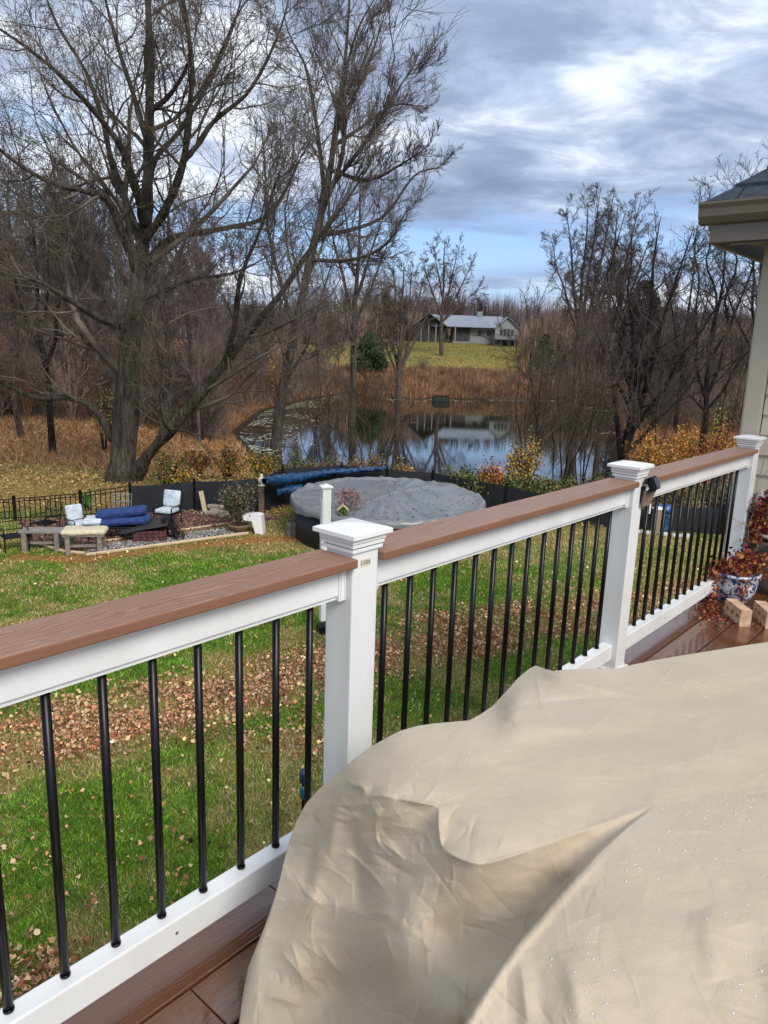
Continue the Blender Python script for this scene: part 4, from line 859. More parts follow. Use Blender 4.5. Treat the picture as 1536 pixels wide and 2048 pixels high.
ptree('bare_tree', 1490, 905, 255, 0, 'thin dark bare tree reaching above the near house eave', M['bark_dark'], M['twig_dark'], 27, [(-20, 1, 0, 1), (-70, .9, .3, .6), (40, .95, .3, .6), (-100, .75, .3, .4)], lvD, d=46, rb=.22, wob=.9)
ptree('bare_tree', 1350, 870, 440, 0, 'dark bare tree between the black forked tree and the eave', M['bark_dark'], M['twig_dark'], 28, [(0, 1, 0, 1), (-60, .9, .25, .6), (60, .9, .25, .6), (100, .7, .2, .5)], lvD, d=58, rb=.22, wob=.6)
lvS = [dict(n=8, t0=.2, t1=1., ang=(18, 45), length=.34, K=5, up=.12, wob=.12, rf=.6, rmin=.009, shrink=.5), dict(n=6, t0=.1, t1=1., ang=(18, 50), length=.5, K=4, up=.08, wob=.14, rf=.7, rmin=.0065, shrink=.4), dict(n=7, t0=.1, t1=1., ang=(18, 50), length=.5, K=3, up=.05, wob=.14, rf=.7, rmin=.0055, shrink=.4)]
for i, (px, py, tp, st, lab) in enumerate([(1120, 960, 640, [(-60, .8, 0, .8), (-20, 1, 0, 1), (30, .95, 0, .9), (70, .8, 0, .8)], 'leafless sapling clump at the near shore between the yellow shrub and the black tree'),
                                           (1165, 965, 600, [(-50, .9, 0, .8), (10, 1, 0, 1), (50, .9, 0, .9), (-20, .95, 0, .7)], 'leafless sapling clump closest to the left of the black forked tree'),
                                           (1050, 985, 560, [(-40, .9, 0, .8), (0, 1, 0, 1), (30, .9, 0, .9), (-15, .75, 0, .7), (50, .7, 0, .6)], 'tall thin leafless saplings rising out of the yellow leaved shrub'),
                                           (740, 950, 640, [(-70, .8, 0, .9), (-20, 1, 0, 1), (40, .85, 0, .8), (-100, .55, 0, .6)], 'leafless brush at the near shore behind the blue rolled tarp'),
                                           (640, 940, 560, [(-50, .8, 0, .9), (-10, 1, 0, 1), (30, .85, 0, .8), (-80, .6, 0, .6)], 'leafless brush left of the blue rolled tarp, against the pond'),
                                           (1300, 930, 640, [(-70, .8, 0, .9), (0, 1, 0, 1), (50, .85, 0, .8)], 'leafless saplings behind the orange shrub'),
                                           (1430, 930, 560, [(-60, .8, 0, .9), (0, 1, 0, 1), (50, .85, 0, .8)], 'leafless saplings between the orange shrub and the house corner')]):
    ptree('sapling', px, py, tp, 0, lab, M['bark_dark'] if px > 1000 else M['bark_grey'], M['twig_brown'], 60+i, st, lvS, d=(27, 28, 26, 27, 29, 31, 31)[i], rb=.036, wob=1.1, cat='sapling')

ptree('bare_tree', 106, 902, 330, 0, 'dark bare tree left of the huge tree, its trunk rising from the rusty grass', M['bark_dark'], M['twig_grey'], 71, [(-10, 1, 0, 1), (-60, .85, .3, .6), (60, .9, .35, .6), (30, .97, .5, .4)], d=31, rb=.17, wob=.8)
ptree('bare_tree', 44, 872, 260, 0, 'bare tree nearest the left edge of the photo, farther back in the rusty grass', M['bark_brown'], M['twig_grey'], 72, [(10, 1, 0, 1), (-70, .85, .3, .6), (50, .9, .35, .6)], d=37, rb=.19, wob=.8)
# woodland: six kinds of bare tree, then copies standing over the slopes
def proto(i):
    rg = np.random.default_rng(100+i); H = 18.; st = [(rg.uniform(-.4, .4), 1, 0, 1.)]+[(rg.uniform(-2.6, 2.6), rg.uniform(.75, .97), rg.uniform(.25, .5), rg.uniform(.4, .6)) for _ in range(3+i % 3)]
    limbs = []
    for dx, tf, sf, rr in st:
        dep = rg.uniform(-2, 2)*(sf > 0)
        limbs.append([(dx*(k/6)**1.2+rg.normal()*.07*(k > 0), dep*(k/6)**1.2+rg.normal()*.07*(k > 0), H*(sf+(tf-sf)*k/6)-.2*(sf == 0), .13*rr*(1-.92*k/6)+.01) for k in range(7)])
    return limbs, rg
WOODS = []
lvW = [dict(n=12, t0=.15, t1=1., ang=(20, 55), length=.28, K=5, up=.12, wob=.12, rf=.45, rmin=.016, shrink=.5), dict(n=8, t0=.15, t1=1., ang=(20, 50), length=.48, K=4, up=.09, wob=.14, rf=.6, rmin=.011, shrink=.4), dict(n=8, t0=.1, t1=1., ang=(20, 50), length=.6, K=3, up=.06, wob=.14, rf=.6, rmin=.009, shrink=.4)]
for i in range(6):
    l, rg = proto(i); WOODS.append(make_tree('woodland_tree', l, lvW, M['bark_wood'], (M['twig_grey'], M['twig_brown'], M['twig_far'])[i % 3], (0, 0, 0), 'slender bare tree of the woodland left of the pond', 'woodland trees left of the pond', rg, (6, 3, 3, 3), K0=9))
rw = random.Random(77); used = set()
def place_wood(x, y, H, lab, group, rz=None, wide=1.):
    i = rw.randrange(6); s = H/18.; z = float(ground(x, y)); rz = rw.uniform(0, 6.28)
    if i not in used:
        used.add(i); o = WOODS[i]; o.location = (x, y, z); o.rotation_euler = (0, 0, rz); o.scale = (s*wide, s*wide, s); o['label'] = lab; o['group'] = group
    else: o = copy_tree(WOODS[i], (x, y, z), rz, (s*wide, s), lab, group, 'tree')
    return o
n_ = 0
while n_ < 62:
    y = 40+rw.random()**.9*70; px = rw.uniform(-90, 700 if y > 55 else 470); x = (px-768)/FPX*y
    if poly_sd(np.array([x]), np.array([y]), POND)[0] < 1.0: continue
    H = rw.uniform(10, 15)+ (5 if px < 260 else 0)*rw.random() - (4 if px > 430 else 0); H = H*(.75+.25*min(1, y/60))+ (y-50)*.05
    place_wood(x, y, H, 'slender bare tree of the woodland left of the pond', 'woodland trees left of the pond'); n_ += 1
n_ = 0
while n_ < 46:
    y = 62+rw.random()*80; px = rw.uniform(1040, 1620); x = (px-768)/FPX*y
    if poly_sd(np.array([x]), np.array([y]), POND)[0] < 1.0: continue
    tall = rw.random() < .12
    place_wood(x, y, (rw.uniform(11, 15) if tall else rw.uniform(5.5, 9.5))*(.6+y/160), 'bare scrub tree of the thicket right of the pond', 'thicket trees right of the pond', wide=1.15); n_ += 1
n_ = 0
while n_ < 46:
    y = 172+rw.random()*60; px = 1070-(rw.random()**1.0)*430; x = (px-768)/FPX*y
    place_wood(x, y, rw.uniform(8.5, 12)+3*(px < 760), 'distant bare tree of the wood behind the far house', 'trees behind the far house', wide=1.35); n_ += 1

# ------------------------------------------------------------------ undergrowth and far woods
BR_ = [(.20, .11, .07), (.11, .07, .055), (.25, .16, .12), (.05, .038, .034), (.34, .15, .06), (.17, .14, .12), (.42, .36, .30), (.11, .11, .045)]
def brush(name, lab, n, clumps, fx, hh, wd, cols, lean=.22, cat='undergrowth', skip=1.):
    cx_, cy2 = fx(clumps); i = RNG.integers(0, clumps, n); sp = .9+cy2[i]*.004; x = cx_[i]+RNG.normal(size=n)*sp*.8; y = cy2[i]+RNG.normal(size=n)*sp*.8; z = ground(x, y)
    k = poly_sd(x, y, POND) > .3; x, y, z, i = x[k], y[k], z[k], i[k]; n = len(x)
    h = (hh[0]+(hh[1]-hh[0])*RNG.random(clumps))[i]*(.35+.8*RNG.random(n)); base_ = np.stack([x, y, z-.05+h*.25*RNG.random(n)], 1)
    V, F, C = blades(base_, h, wd*(.5+.9*RNG.random(n))*(.4+y/110), pick(cols, n)*(.7+.6*RNG.random(clumps))[i][:, None], lean)
    o = mesh_np(name, V, F, M['grassm'], col=C); return tag(o, lab, cat, kind='stuff')
def f1_(n): px = RNG.uniform(-90, 640, n); y = np.where(px < 430, 46, 62)+RNG.random(n)*(62-16*(px > 430)); return (px-768)/FPX*y, y
brush('undergrowth', 'tangled reddish brown brush filling the woodland left of the pond', 110000, 800, f1_, (.8, 3.8), .022, BR_, .45)
def f2_(n): y = 60+RNG.random(n)*70; px = RNG.uniform(1060, 1620, n); return (px-768)/FPX*y, y
brush('thicket', 'tangled dark brown brush filling the slope right of the pond', 45000, 400, f2_, (1., 4.6), .026, [tuple(.7*k for k in c) for c in BR_], .4)
def f3_(n): y = 188+RNG.random(n)*80; px = RNG.uniform(-100, 1650, n); return (px-768)/FPX*y, y
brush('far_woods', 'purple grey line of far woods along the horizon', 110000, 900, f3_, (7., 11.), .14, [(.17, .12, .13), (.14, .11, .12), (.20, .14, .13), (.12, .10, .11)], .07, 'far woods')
def f4_(n): y = 118+RNG.random(n)*60; px = np.where(RNG.random(n) < .5, RNG.uniform(640, 830, n), RNG.uniform(1040, 1640, n)); y = np.where(px < 830, y+45, y); return (px-768)/FPX*y, y
brush('far_thicket', 'brown thicket on either side of the far meadow', 60000, 260, f4_, (4., 8.), .06, BR_, .1, 'thicket')

def bushes(name, lab, n, fx, hh, cols, seed, cat='undergrowth'):
    rg = np.random.default_rng(seed); tpl = []
    for k in range(4):
        a = rg.uniform(0, 2*PI, 8); sp = rg.uniform(.15, .55, 8); l = np.linspace(0, 1, 5)[None, :]
        P = np.stack([np.cos(a)[:, None]*sp[:, None]*l**1.2, np.sin(a)[:, None]*sp[:, None]*l**1.2, l*rg.uniform(.6, 1., 8)[:, None]], -1)+rg.normal(size=(8, 5, 3))*.02; P[:, 0] *= .2
        Rr = .010*(1-.85*l)*np.ones((8, 1)); Q, S = grow(P, Rr, 7, .15, 1., (25, 65), .42, 4, .05, .2, rg, .6, .0032, .4); U, T = grow(Q, S, 5, .1, 1., (25, 60), .55, 3, .03, .2, rg, .7, .0026, .4)
        tpl.append(join([tubes(P, Rr, 3), tubes(Q, S, 3), tubes(U, T, 3)]))
    x, y = fx(n); k = poly_sd(x, y, POND) > .8; x, y = x[k], y[k]; z = ground(x, y); Vs, Cs, Fs, b = [], [], [], 0
    for i in range(len(x)):
        V, F = tpl[i % 4]; a = rg.uniform(0, 6.28); h = rg.uniform(*hh); c, s_ = math.cos(a), math.sin(a); w = h*rg.uniform(.7, 1.2)
        V = np.stack([(V[:, 0]*c-V[:, 1]*s_)*w+x[i], (V[:, 0]*s_+V[:, 1]*c)*w+y[i], V[:, 2]*h+z[i]-.05], 1); Vs.append(V); Fs.append(F+b); b += len(V)
        Cs.append(np.tile(np.array(cols[rg.integers(len(cols))])*rg.uniform(.6, 1.3), (len(V), 1)))
    o = mesh_np(name, np.concatenate(Vs), np.concatenate(Fs), M['grassm'], col=np.concatenate(Cs)); return tag(o, lab, cat, kind='stuff')
BC = [(.16, .095, .07), (.10, .07, .058), (.22, .15, .12), (.06, .045, .04), (.19, .16, .14), (.26, .13, .07)]
def g1_(n): px = RNG.uniform(-90, 640, n); y = np.where(px < 430, 44, 64)+RNG.random(n)**1.2*(58-10*(px > 430)); return (px-768)/FPX*y, y
bushes('leafless_brush', 'leafless branching brush between the woodland trees left of the pond', 300, g1_, (2.2, 5.5), BC, 5)
def g2_(n): px = RNG.uniform(1060, 1600, n); y = 58+RNG.random(n)*62; return (px-768)/FPX*y, y
bushes('leafless_brush', 'leafless branching brush on the slope right of the pond', 130, g2_, (2.2, 5.), BC, 6)

def g3_(n): px = RNG.uniform(560, 1120, n); y = 87+RNG.random(n)**1.3*30; return (px-768)/FPX*y, y
bushes('bank_scrub', 'low russet scrub scattered along the far bank of the pond', 190, g3_, (.8, 2.3), [(.26, .12, .06), (.18, .09, .06), (.34, .17, .08), (.12, .08, .06), (.22, .15, .10)], 7)

# ------------------------------------------------------------------ shrubs and evergreens
def shrub(px, py, wpx, top, cols, n, lab, d=None, name='shrub', size=.07, stems=9, flat=0., group=None, bare=.0, cat='shrub', mt=None):
    if d is None: b = G(px, py)
    else: q = atd(px, py, d); b = (q[0], q[1], float(ground(q[0], q[1])))
    t = thing(name, b, 0, lab, cat, group); dd = b[1]; w = wpx*dd/FPX/2; H = float(atd(px, top, dd)[2]-b[2]); rg = np.random.default_rng(int(px*7+py))
    m = MB()
    ends = []
    for k in range(stems):
        a = rg.uniform(0, 2*PI); r = w*math.sqrt(rg.random()); e = (r*math.cos(a), r*math.sin(a)*.8, H*rg.uniform(.6, .98)*(1-.35*(r/w)**2)); ends.append(e)
        m.tube([(e[0]*.08, e[1]*.08, -.05), (e[0]*.45+rg.normal()*.03, e[1]*.45, e[2]*.5), e], [.028, .016, .006], 5)
        for _ in range(3): f = rg.uniform(.4, .9); m.tube([(e[0]*f, e[1]*f, e[2]*f), (e[0]*f+rg.normal()*w*.25, e[1]*f+rg.normal()*w*.25, e[2]*f+rg.uniform(.1, .3)*H)], [.008, .004], 4)
    m.build('stem', M['bark_dark'], t)
    E = np.array(ends); i = rg.integers(0, stems, n); f = rg.beta(4., 1.6, n)[:, None]; P = E[i]*f*[1, 1, 1]+rg.normal(size=(n, 3))*[w*.16, w*.16, H*.10]; P[:, 2] = np.maximum(P[:, 2], .03)
    V, F, C = leaf_quads(P, size*(.5+.9*rg.random(n)), pick(cols, n, rg, .3), flat, rg)
    mesh_np('foliage', V, F, mt or M['leaf'], t, col=C); return t
YEL = [(.48, .27, .03), (.40, .18, .02), (.30, .20, .03), (.52, .34, .07)]; ORG = [(.46, .20, .025), (.36, .13, .02), (.52, .28, .05), (.28, .12, .03)]
GRN = [(.06, .12, .02), (.10, .16, .03), (.035, .07, .02), (.16, .17, .05)]; RED = [(.30, .09, .04), (.38, .15, .06), (.22, .07, .04)]; OLV = [(.12, .11, .04), (.17, .13, .05), (.08, .08, .03), (.26, .16, .06)]
shrub(1045, 990, 84, 850, YEL+OLV[:2], 1500, 'tall shrub with yellow leaves at the near shore, in front of the pond', 24, size=.085)
shrub(1015, 990, 50, 915, OLV+YEL, 500, 'low brownish shrub at the foot of the yellow leaved shrub', 23.4)
shrub(1330, 930, 150, 845, ORG, 2600, 'wide orange leaved shrub behind the deck rail, left of the two tallest orange ones', 28, size=.085)
shrub(1395, 925, 110, 806, ORG, 2300, 'tallest orange leaved shrub, right of the black forked tree', 30, size=.085)
shrub(1435, 925, 90, 835, ORG+RED, 1700, 'orange red shrub nearest to the house corner', 29, size=.085)
shrub(1283, 930, 70, 862, ORG+OLV, 900, 'small orange and olive shrub at the foot of the black forked tree', 27)
shrub(1444, 800, 44, 745, [(.24, .30, .05), (.35, .38, .08)], 420, 'small yellow green shrub in the dark thicket beside the house corner', 40, size=.09)
H_ = [(940, 1000, 70, 938, GRN+OLV, 'green hedge shrub just beyond the top edge of the pool cover'), (985, 1003, 60, 945, GRN+OLV[:1], 'green hedge shrub right of the pool cover'), (1030, 1008, 60, 950, OLV+GRN, 'olive hedge shrub under the yellow leaved shrub'),
      (975, 992, 44, 925, RED+YEL[:1], 'reddish orange shrub in the hedge before the bright water'), (1085, 1012, 70, 955, GRN+OLV, 'green hedge shrub at the foot of the leafless saplings'), (1140, 1015, 70, 955, OLV+GRN, 'olive hedge shrub left of the post with the solar light'), (1195, 1018, 70, 950, OLV+GRN, 'olive hedge shrub beside the post with the solar light'),
      (900, 990, 60, 940, OLV+GRN, 'sparse olive shrub behind the far edge of the pool cover'), (1340, 1010, 90, 965, OLV, 'olive hedge shrub below the orange shrubs, seen under the cap rail'), (1440, 1012, 90, 960, OLV, 'olive hedge shrub seen between the last balusters by the house')]
for a, b, c, d_, cl, lb in H_: shrub(a, b, c+26, d_-8, cl, 2600, lb, 19.9 if a > 920 else 21.2, size=.07, stems=14)
L_ = [(330, 965, 90, 892, ORG[1:]+OLV*2+GRN, 'orange and olive shrub right of the huge tree trunk'), (395, 958, 100, 885, ORG[1:]+OLV+RED, 'orange brown shrub behind the black screened fence'), (455, 955, 90, 888, ORG+OLV+GRN+RED, 'orange and green shrub behind the potted evergreen bush'), (520, 950, 90, 895, YEL+GRN, 'yellow green shrub behind the finial post'),
      (590, 945, 110, 902, GRN+OLV, 'green and olive shrub behind the blue rolled tarp'), (665, 940, 110, 902, OLV+GRN[:1]+RED[:1], 'brownish shrub behind the middle of the blue rolled tarp'), (740, 945, 100, 902, OLV+RED[:1], 'brownish shrub behind the right end of the blue rolled tarp'), (800, 955, 60, 920, YEL+OLV, 'small yellowish shrub at the right end of the blue rolled tarp'), (372, 985, 70, 930, OLV+YEL, 'low straw coloured shrub just behind the screened fence')]
for a, b, c, d_, cl, lb in L_: shrub(a, b, c, d_, cl, 1300, lb, 24.5 if b < 960 else 21, size=.07)
shrub(172, 1000, 26, 960, [(.06, .17, .03), (.12, .26, .05)], 260, 'small green sapling standing behind the black metal fence', 17.9, size=.07, stems=4)
shrub(205, 820, 60, 740, [(.30, .24, .04), (.22, .2, .05)], 500, 'yellowish green leaved shrub under the low limb of the huge tree', 34, size=.09)
shrub(560, 700, 60, 640, ORG, 400, 'orange leaved young tree in the woodland beyond the pond end', 75, size=.16)
def evergreen(px, py, top, wpx, lab, d, cols, n=5200, size=.22, name='evergreen_tree'):
    q = atd(px, py, d); b = (q[0], q[1], float(ground(q[0], q[1]))); t = thing(name, b, 0, lab, 'tree'); H = float(atd(px, top, d)[2]-b[2]); w = wpx*d/FPX/2; rg = np.random.default_rng(px)
    m = MB(); m.tube([(0, 0, -.2), (0, 0, H*.5), (0, 0, H*.97)], [.03*H*.6, .02*H*.6, .02], 7); m.build('trunk', M['bark_dark'], t)
    h = rg.random(n); a = rg.uniform(0, 2*PI, n); lob = 1+.22*np.sin(3*a+9*h)+.16*np.sin(7*a-14*h); r = w*np.clip(np.sin(PI*np.clip(h*.93+.05, 0, 1)**.75)**.6*lob, 0, 2)*(.6+.5*rg.random(n)); P = np.stack([r*np.cos(a), r*np.sin(a), H*(.03+.97*h)-.12*r], 1)
    V, F, C = leaf_quads(P, size*(.5+rg.random(n)), pick(cols, n, rg, .35), .2, rg, aspect=.5); mesh_np('crown', V, F, M['leaf'], t, col=C)
EG = [(.025, .055, .022), (.04, .08, .03), (.015, .035, .016)]
evergreen(738, 748, 664, 60, 'dark evergreen at the edge of the far meadow, left of the many stemmed tree', G(738, 748)[1], EG, 7000, .34)
evergreen(1270, 770, 560, 90, 'dark red brown cedar behind the black forked tree', 90, [(.05, .035, .03), (.03, .035, .025), (.08, .045, .035)], 9500, .34)
evergreen(1090, 700, 668, 40, 'small dark evergreen in the brush right of the meadow', 110, EG, 1200, .3)
evergreen(795, 668, 640, 22, 'far green evergreen left of the far house', 158, EG, 900, .3)

# ------------------------------------------------------------------ the far house and barn
def far_house():
    px0, d = 907, 163.; q = atd(px0, 684, d); z0 = float(ground(q[0], q[1])); t = thing('house', (q[0], q[1], z0), -.02, 'far low house with a pale grey metal roof across the pond', 'house')
    s = .110; X_ = lambda px: (px-px0)*s
    zb = float(q[2])-z0          # lift walls to the level seen
    wallm = mat('pale_siding', (.21, .22, .21), .8, .1, .6); roofm = mat('metal_roof', (.20, .225, .27), .45, .1, .4); dark = mat('house_shadow_brown', (.045, .042, .045), .8, .2, .5)
    m = MB(); m.box((X_(945), 4, zb+.5), (X_(985)-X_(905), 7, 5.8)); m.build('wall', wallm, t)
    m = MB(); xl, xr = X_(985), X_(1031); xm = (xl+xr)/2
    m.add([(xl, -1.5, -.5), (xr, -1.5, -.5), (xr, -1.5, zb+3.1), (xm, -1.5, zb+5.4), (xl, -1.5, zb+3.1), (xl, 8, -.5), (xr, 8, -.5), (xr, 8, zb+3.1), (xm, 8, zb+5.4), (xl, 8, zb+3.1)], [(0, 1, 2, 3, 4), (9, 8, 7, 6, 5), (0, 5, 6, 1), (1, 6, 7, 2), (4, 9, 5, 0)]); m.build('gable_wing', mat('sage_siding', (.24, .27, .245), .8), t)
    m = MB()
    def slab(a, b, c, e, th=.14): m.add([a, b, c, e]+[(p[0], p[1], p[2]-th) for p in (a, b, c, e)], [(0, 1, 2, 3), (7, 6, 5, 4), (0, 4, 5, 1), (1, 5, 6, 2), (2, 6, 7, 3), (3, 7, 4, 0)])
    slab((X_(862), -1.1, zb+3.25), (X_(992), -1.1, zb+3.25), (X_(1004), 4, zb+5.75), (X_(862), 4, zb+5.75)); slab((X_(862), 4, zb+5.75), (X_(1004), 4, zb+5.75), (X_(1004), 9, zb+3.2), (X_(862), 9, zb+3.2))
    slab((xl-.4, -2, zb+2.95), (xm, -2, zb+5.55), (xm, 8, zb+5.55), (xl-.4, 8, zb+2.95)); slab((xm, -2, zb+5.55), (xr+.5, -2, zb+2.9), (xr+.5, 8, zb+2.9), (xm, 8, zb+5.55))
    slab((X_(826), -2.6, zb+3.2), (X_(856), -2.6, zb+5.9), (X_(856), 6, zb+5.9), (X_(826), 6, zb+3.2)); slab((X_(856), -2.6, zb+5.9), (X_(893), -2.6, zb+3.2), (X_(893), 6, zb+3.2), (X_(856), 6, zb+5.9)); m.build('roof', roofm, t)
    m = MB(); m.box((X_(860), 3, zb+1.), ((893-830)*s, 6, 4.6)); m.add([(X_(830), -.02, zb+3.3), (X_(889), -.02, zb+3.3), (X_(856), -.02, zb+5.7)], [(0, 1, 2)]); m.box((X_(922), .45, zb+1.7), (3.6, .2, 2.7)); m.build('porch', dark, t)
    for px in (843, 857, 871, 908): m = MB(); m.box((X_(px), -2.4, zb+1.4), (.22, .22, 4.2)); m.build('porch_post', wallm, t)
    for px, w_, h_ in ((958, .9, 1.1), (975, .8, 1.)): m = MB(); m.box((X_(px), .44, zb+2.), (w_, .1, h_)); m.build('window', dark, t)
    for px, h_ in ((997, 1.2), (1004, 1.5), (1011, 1.5), (1018, 1.2)): m = MB(); m.box((X_(px), -1.55, zb+2.3), (.55, .1, h_)); m.build('window', dark, t)
    m = MB(); m.box((X_(958), 4, zb+6.1), (1.1, 1., 1.1)); m.build('chimney', roofm, t)
    m = MB(); m.box((X_(1006), -3.6, zb+.75), (6.4, 4.2, .18))
    for k in range(22): m.box((X_(977)+k*.3, -5.7, zb+1.25), (.07, .07, .9))
    m.box((X_(1006), -5.7, zb+1.72), (6.4, .1, .1))
    for k in range(5): m.box((X_(979)+k*1.5, -5.6, zb-.3), (.18, .18, 2.1))
    m.build('deck_platform', mat('dark_deck', (.06, .055, .055), .8), t)
far_house()
def barn():
    d = 150.; q = atd(1395, 700, d); z0 = float(ground(q[0], q[1])); t = thing('barn', (q[0], q[1], z0), .1, 'far grey barn half hidden behind the trees near the house corner', 'barn'); w, h = 5.2, 3.6+max(0, float(q[2])-z0)
    m = MB(); m.box((0, 4, h/2-.3), (2*w, 8, h)); m.add([(-w, 0, h-.3), (w, 0, h-.3), (0, 0, h+2.7)], [(0, 1, 2)]); m.build('wall', mat('barn_grey', (.17, .19, .21), .8), t)
    m = MB(); m.add([(-w-.5, -.5, h-.6), (0, -.5, h+2.9), (0, 9, h+2.9), (-w-.5, 9, h-.6), (w+.5, -.5, h-.6), (w+.5, 9, h-.6)], [(0, 1, 2, 3), (1, 4, 5, 2)]); m.build('roof', mat('barn_roof', (.13, .15, .18), .6), t)
    t = thing('fence', (q[0]-8, q[1]-6, float(ground(q[0]-8, q[1]-6))), .05, 'far white board fence glimpsed through the thicket right of the pond', 'fence')
    zf = float(atd(1330, 692, q[1]-6)[2])-t.location.z
    for k in range(9): m = MB(); m.box((-9+k*2.6, 0, zf/2), (.2, .2, max(.6, zf+.7))); m.build('post', M['white'], t)
    for z_ in (-.1, .45): m = MB(); m.box((1.4, -.12, zf+z_), (21, .06, .22)); m.build('board', M['white'], t)
barn()

# ------------------------------------------------------------------ back yard: fence
FN = [(-13.5, 15.3, -1.9)]
for px, yt, yb in ((-150, 1008, 1048), (31, 998, 1042), (163, 987, 1036), (262, 972, 1029), (390, 963, 1024), (523, 957, 1027)):
    a = G(px, yb); FN.append((a[0], a[1], float(atd(px, yt, a[1])[2])))
FN += [(-2.7, 19.2, -1.74), (-1.2, 19.9, -1.72), (1.3, 20.1, -1.88), (3.2, 19.2, -2.02)]
for px, yt, yb in ((1230, 1018, 1058), (1340, 1014, 1064), (1440, 1014, 1070), (1640, 1014, 1083)):
    a = atz(px, yb, -2.77); FN.append((a[0], a[1], float(atd(px, yt, a[1])[2])))
fl = thing('metal_fence', (FN[0][0], FN[0][1], -2.75), 0, 'black metal picket fence along the far edge of the lawn, left of the pool', 'fence')
fr = thing('screened_fence', (FN[5][0], FN[5][1], -2.75), 0, 'low fence covered with black screen running behind the patio and the pool', 'fence')
for i in range(len(FN)-1):
    a, b = Vector(FN[i]), Vector(FN[i+1]); L = (b-a).xy.length; nb = max(1, round(L/1.5)); root = fl if i < 4 else fr; og = Vector(root.location)
    for k in range(nb):
        p, q = a.lerp(b, k/nb), a.lerp(b, (k+1)/nb); gz = lambda w_: float(ground(w_.x, w_.y))
        m = MB(); m.box((p.x-og.x, p.y-og.y, (gz(p)+p.z)/2-og.z+.02), (.055, .055, p.z-gz(p)+.12)); m.build('post', M['iron'], root)
        ang = math.atan2(q.y-p.y, q.x-p.x)
        if i < 4:
            m = MB(); n = max(3, int((q-p).xy.length/.105))
            for f in (1., .87, .12): m.tube([(p.x-og.x, p.y-og.y, gz(p)+(p.z-gz(p))*f-og.z), (q.x-og.x, q.y-og.y, gz(q)+(q.z-gz(q))*f-og.z)], .014, 4)
            for j in range(1, n): w_ = p.lerp(q, j/n); g0 = gz(w_); m.box((w_.x-og.x, w_.y-og.y, (g0+.05+w_.z)/2-og.z), (.016, .016, w_.z-g0-.05))
            m.build('picket_panel', M['iron'], root)
        else:
            m = MB(); n = 8; nrm = Vector((-(q-p).y, (q-p).x)).normalized(); vs = []
            for j in range(n+1):
                w_ = p.lerp(q, j/n); sag = .02*math.sin(PI*j/n); bb = .015*math.sin(j*2.1+i)
                for side in (-.004, .004): vs += [(w_.x-og.x+nrm.x*(side+bb), w_.y-og.y+nrm.y*(side+bb), gz(w_)-.02-og.z), (w_.x-og.x+nrm.x*side, w_.y-og.y+nrm.y*side, w_.z-sag-og.z)]
            fs = []
            for j in range(n): o_ = 4*j; fs += [(o_, o_+4, o_+5, o_+1), (o_+2, o_+3, o_+7, o_+6), (o_+1, o_+5, o_+7, o_+3)]
            m.add(vs, fs); m.build('screen_panel', M['screen'], root)

# ------------------------------------------------------------------ pool with its winter cover
PC = np.array([.08, 16.65]); PR = 2.18; PZ = -1.88
t = thing('pool', (PC[0], PC[1], -2.75), 0, 'above ground pool under a wrinkled grey winter cover', 'pool'); t.scale = (1, 1.14, 1)
m = MB(); m.lathe((0, 0, 0), [(PR-.06, 0), (PR-.06, PZ+2.75-.1)], 64); m.build('wall', mat('pool_wall', (.015, .017, .03), .6, .3, 3), t, True)
nr_, na = 46, 220; rr = np.concatenate([np.linspace(0, PR, nr_), [PR+.035, PR+.05, PR+.045]]); aa = np.linspace(0, 2*PI, na, endpoint=False); Rg, Ag = np.meshgrid(rr, aa, indexing='ij'); rg = np.random.default_rng(3)
Zg = np.zeros_like(Rg); rn = Rg/PR
for k in range(26): n_ = int(rg.integers(3, 42)); Zg += rg.uniform(.003, .009)*np.sin(n_*Ag+rg.uniform(0, 6)+rg.uniform(-2, 2)*rn)*sm(.15, .9, rn)*(.5+.5*np.sin(rn*rg.uniform(3, 9)+rg.uniform(0, 6)))
xx, yy = Rg*np.cos(Ag), Rg*np.sin(Ag); Zg += .025*(fbm(xx+9, yy+9, .8, 81)-.5)+.005*(fbm(xx+9, yy+9, .22, 82)-.5)+.07*np.exp(-((xx-.2)**2+(yy-.1)**2)/.5)-.05*sm(.3, .9, rn)*(1-sm(.9, 1, rn))
for an, of in ((-1.18, 0.), (-1.07, .05), (-1.3, -.04), (.2, .1), (1.1, 0.), (2.3, .05), (3.0, -.1), (-2.2, .1), (-.5, .05), (1.8, -.08)): dst = np.abs(-(xx-.35)*math.sin(an)+(yy-.2)*math.cos(an)+of); al = (xx-.35)*math.cos(an)+(yy-.2)*math.sin(an); Zg += .035*np.exp(-dst/.03)*sm(0, .3, al)
Zg[nr_] -= .03; Zg[nr_+1] -= .10; Zg[nr_+2] -= .17+.03*np.sin(9*aa)
xx, yy = Rg*np.cos(Ag), Rg*np.sin(Ag); idx = np.arange(Rg.size).reshape(Rg.shape); nx = np.roll(idx, -1, axis=1); F = np.stack([idx[:-1], idx[1:], nx[1:], nx[:-1]], -1).reshape(-1, 4)
cm = mat('pool_cover_vinyl', (.13, .145, .155), .34, vs=1.2, c2=(.215, .215, .22), bump=.25, bs=14, bdist=.008, stretch=(1, 2.5, 1))
mesh_np('winter_cover', np.stack([xx, yy, Zg+PZ+2.75], -1), F, cm, t, True)
nl = 260; al = RNG.uniform(0, 2*PI, nl); rl = PR*np.sqrt(RNG.random(nl)); kz = np.argmin(np.abs(rr[None, :nr_]-rl[:, None]), axis=1), np.argmin(np.abs(aa[None]-al[:, None]), axis=1)
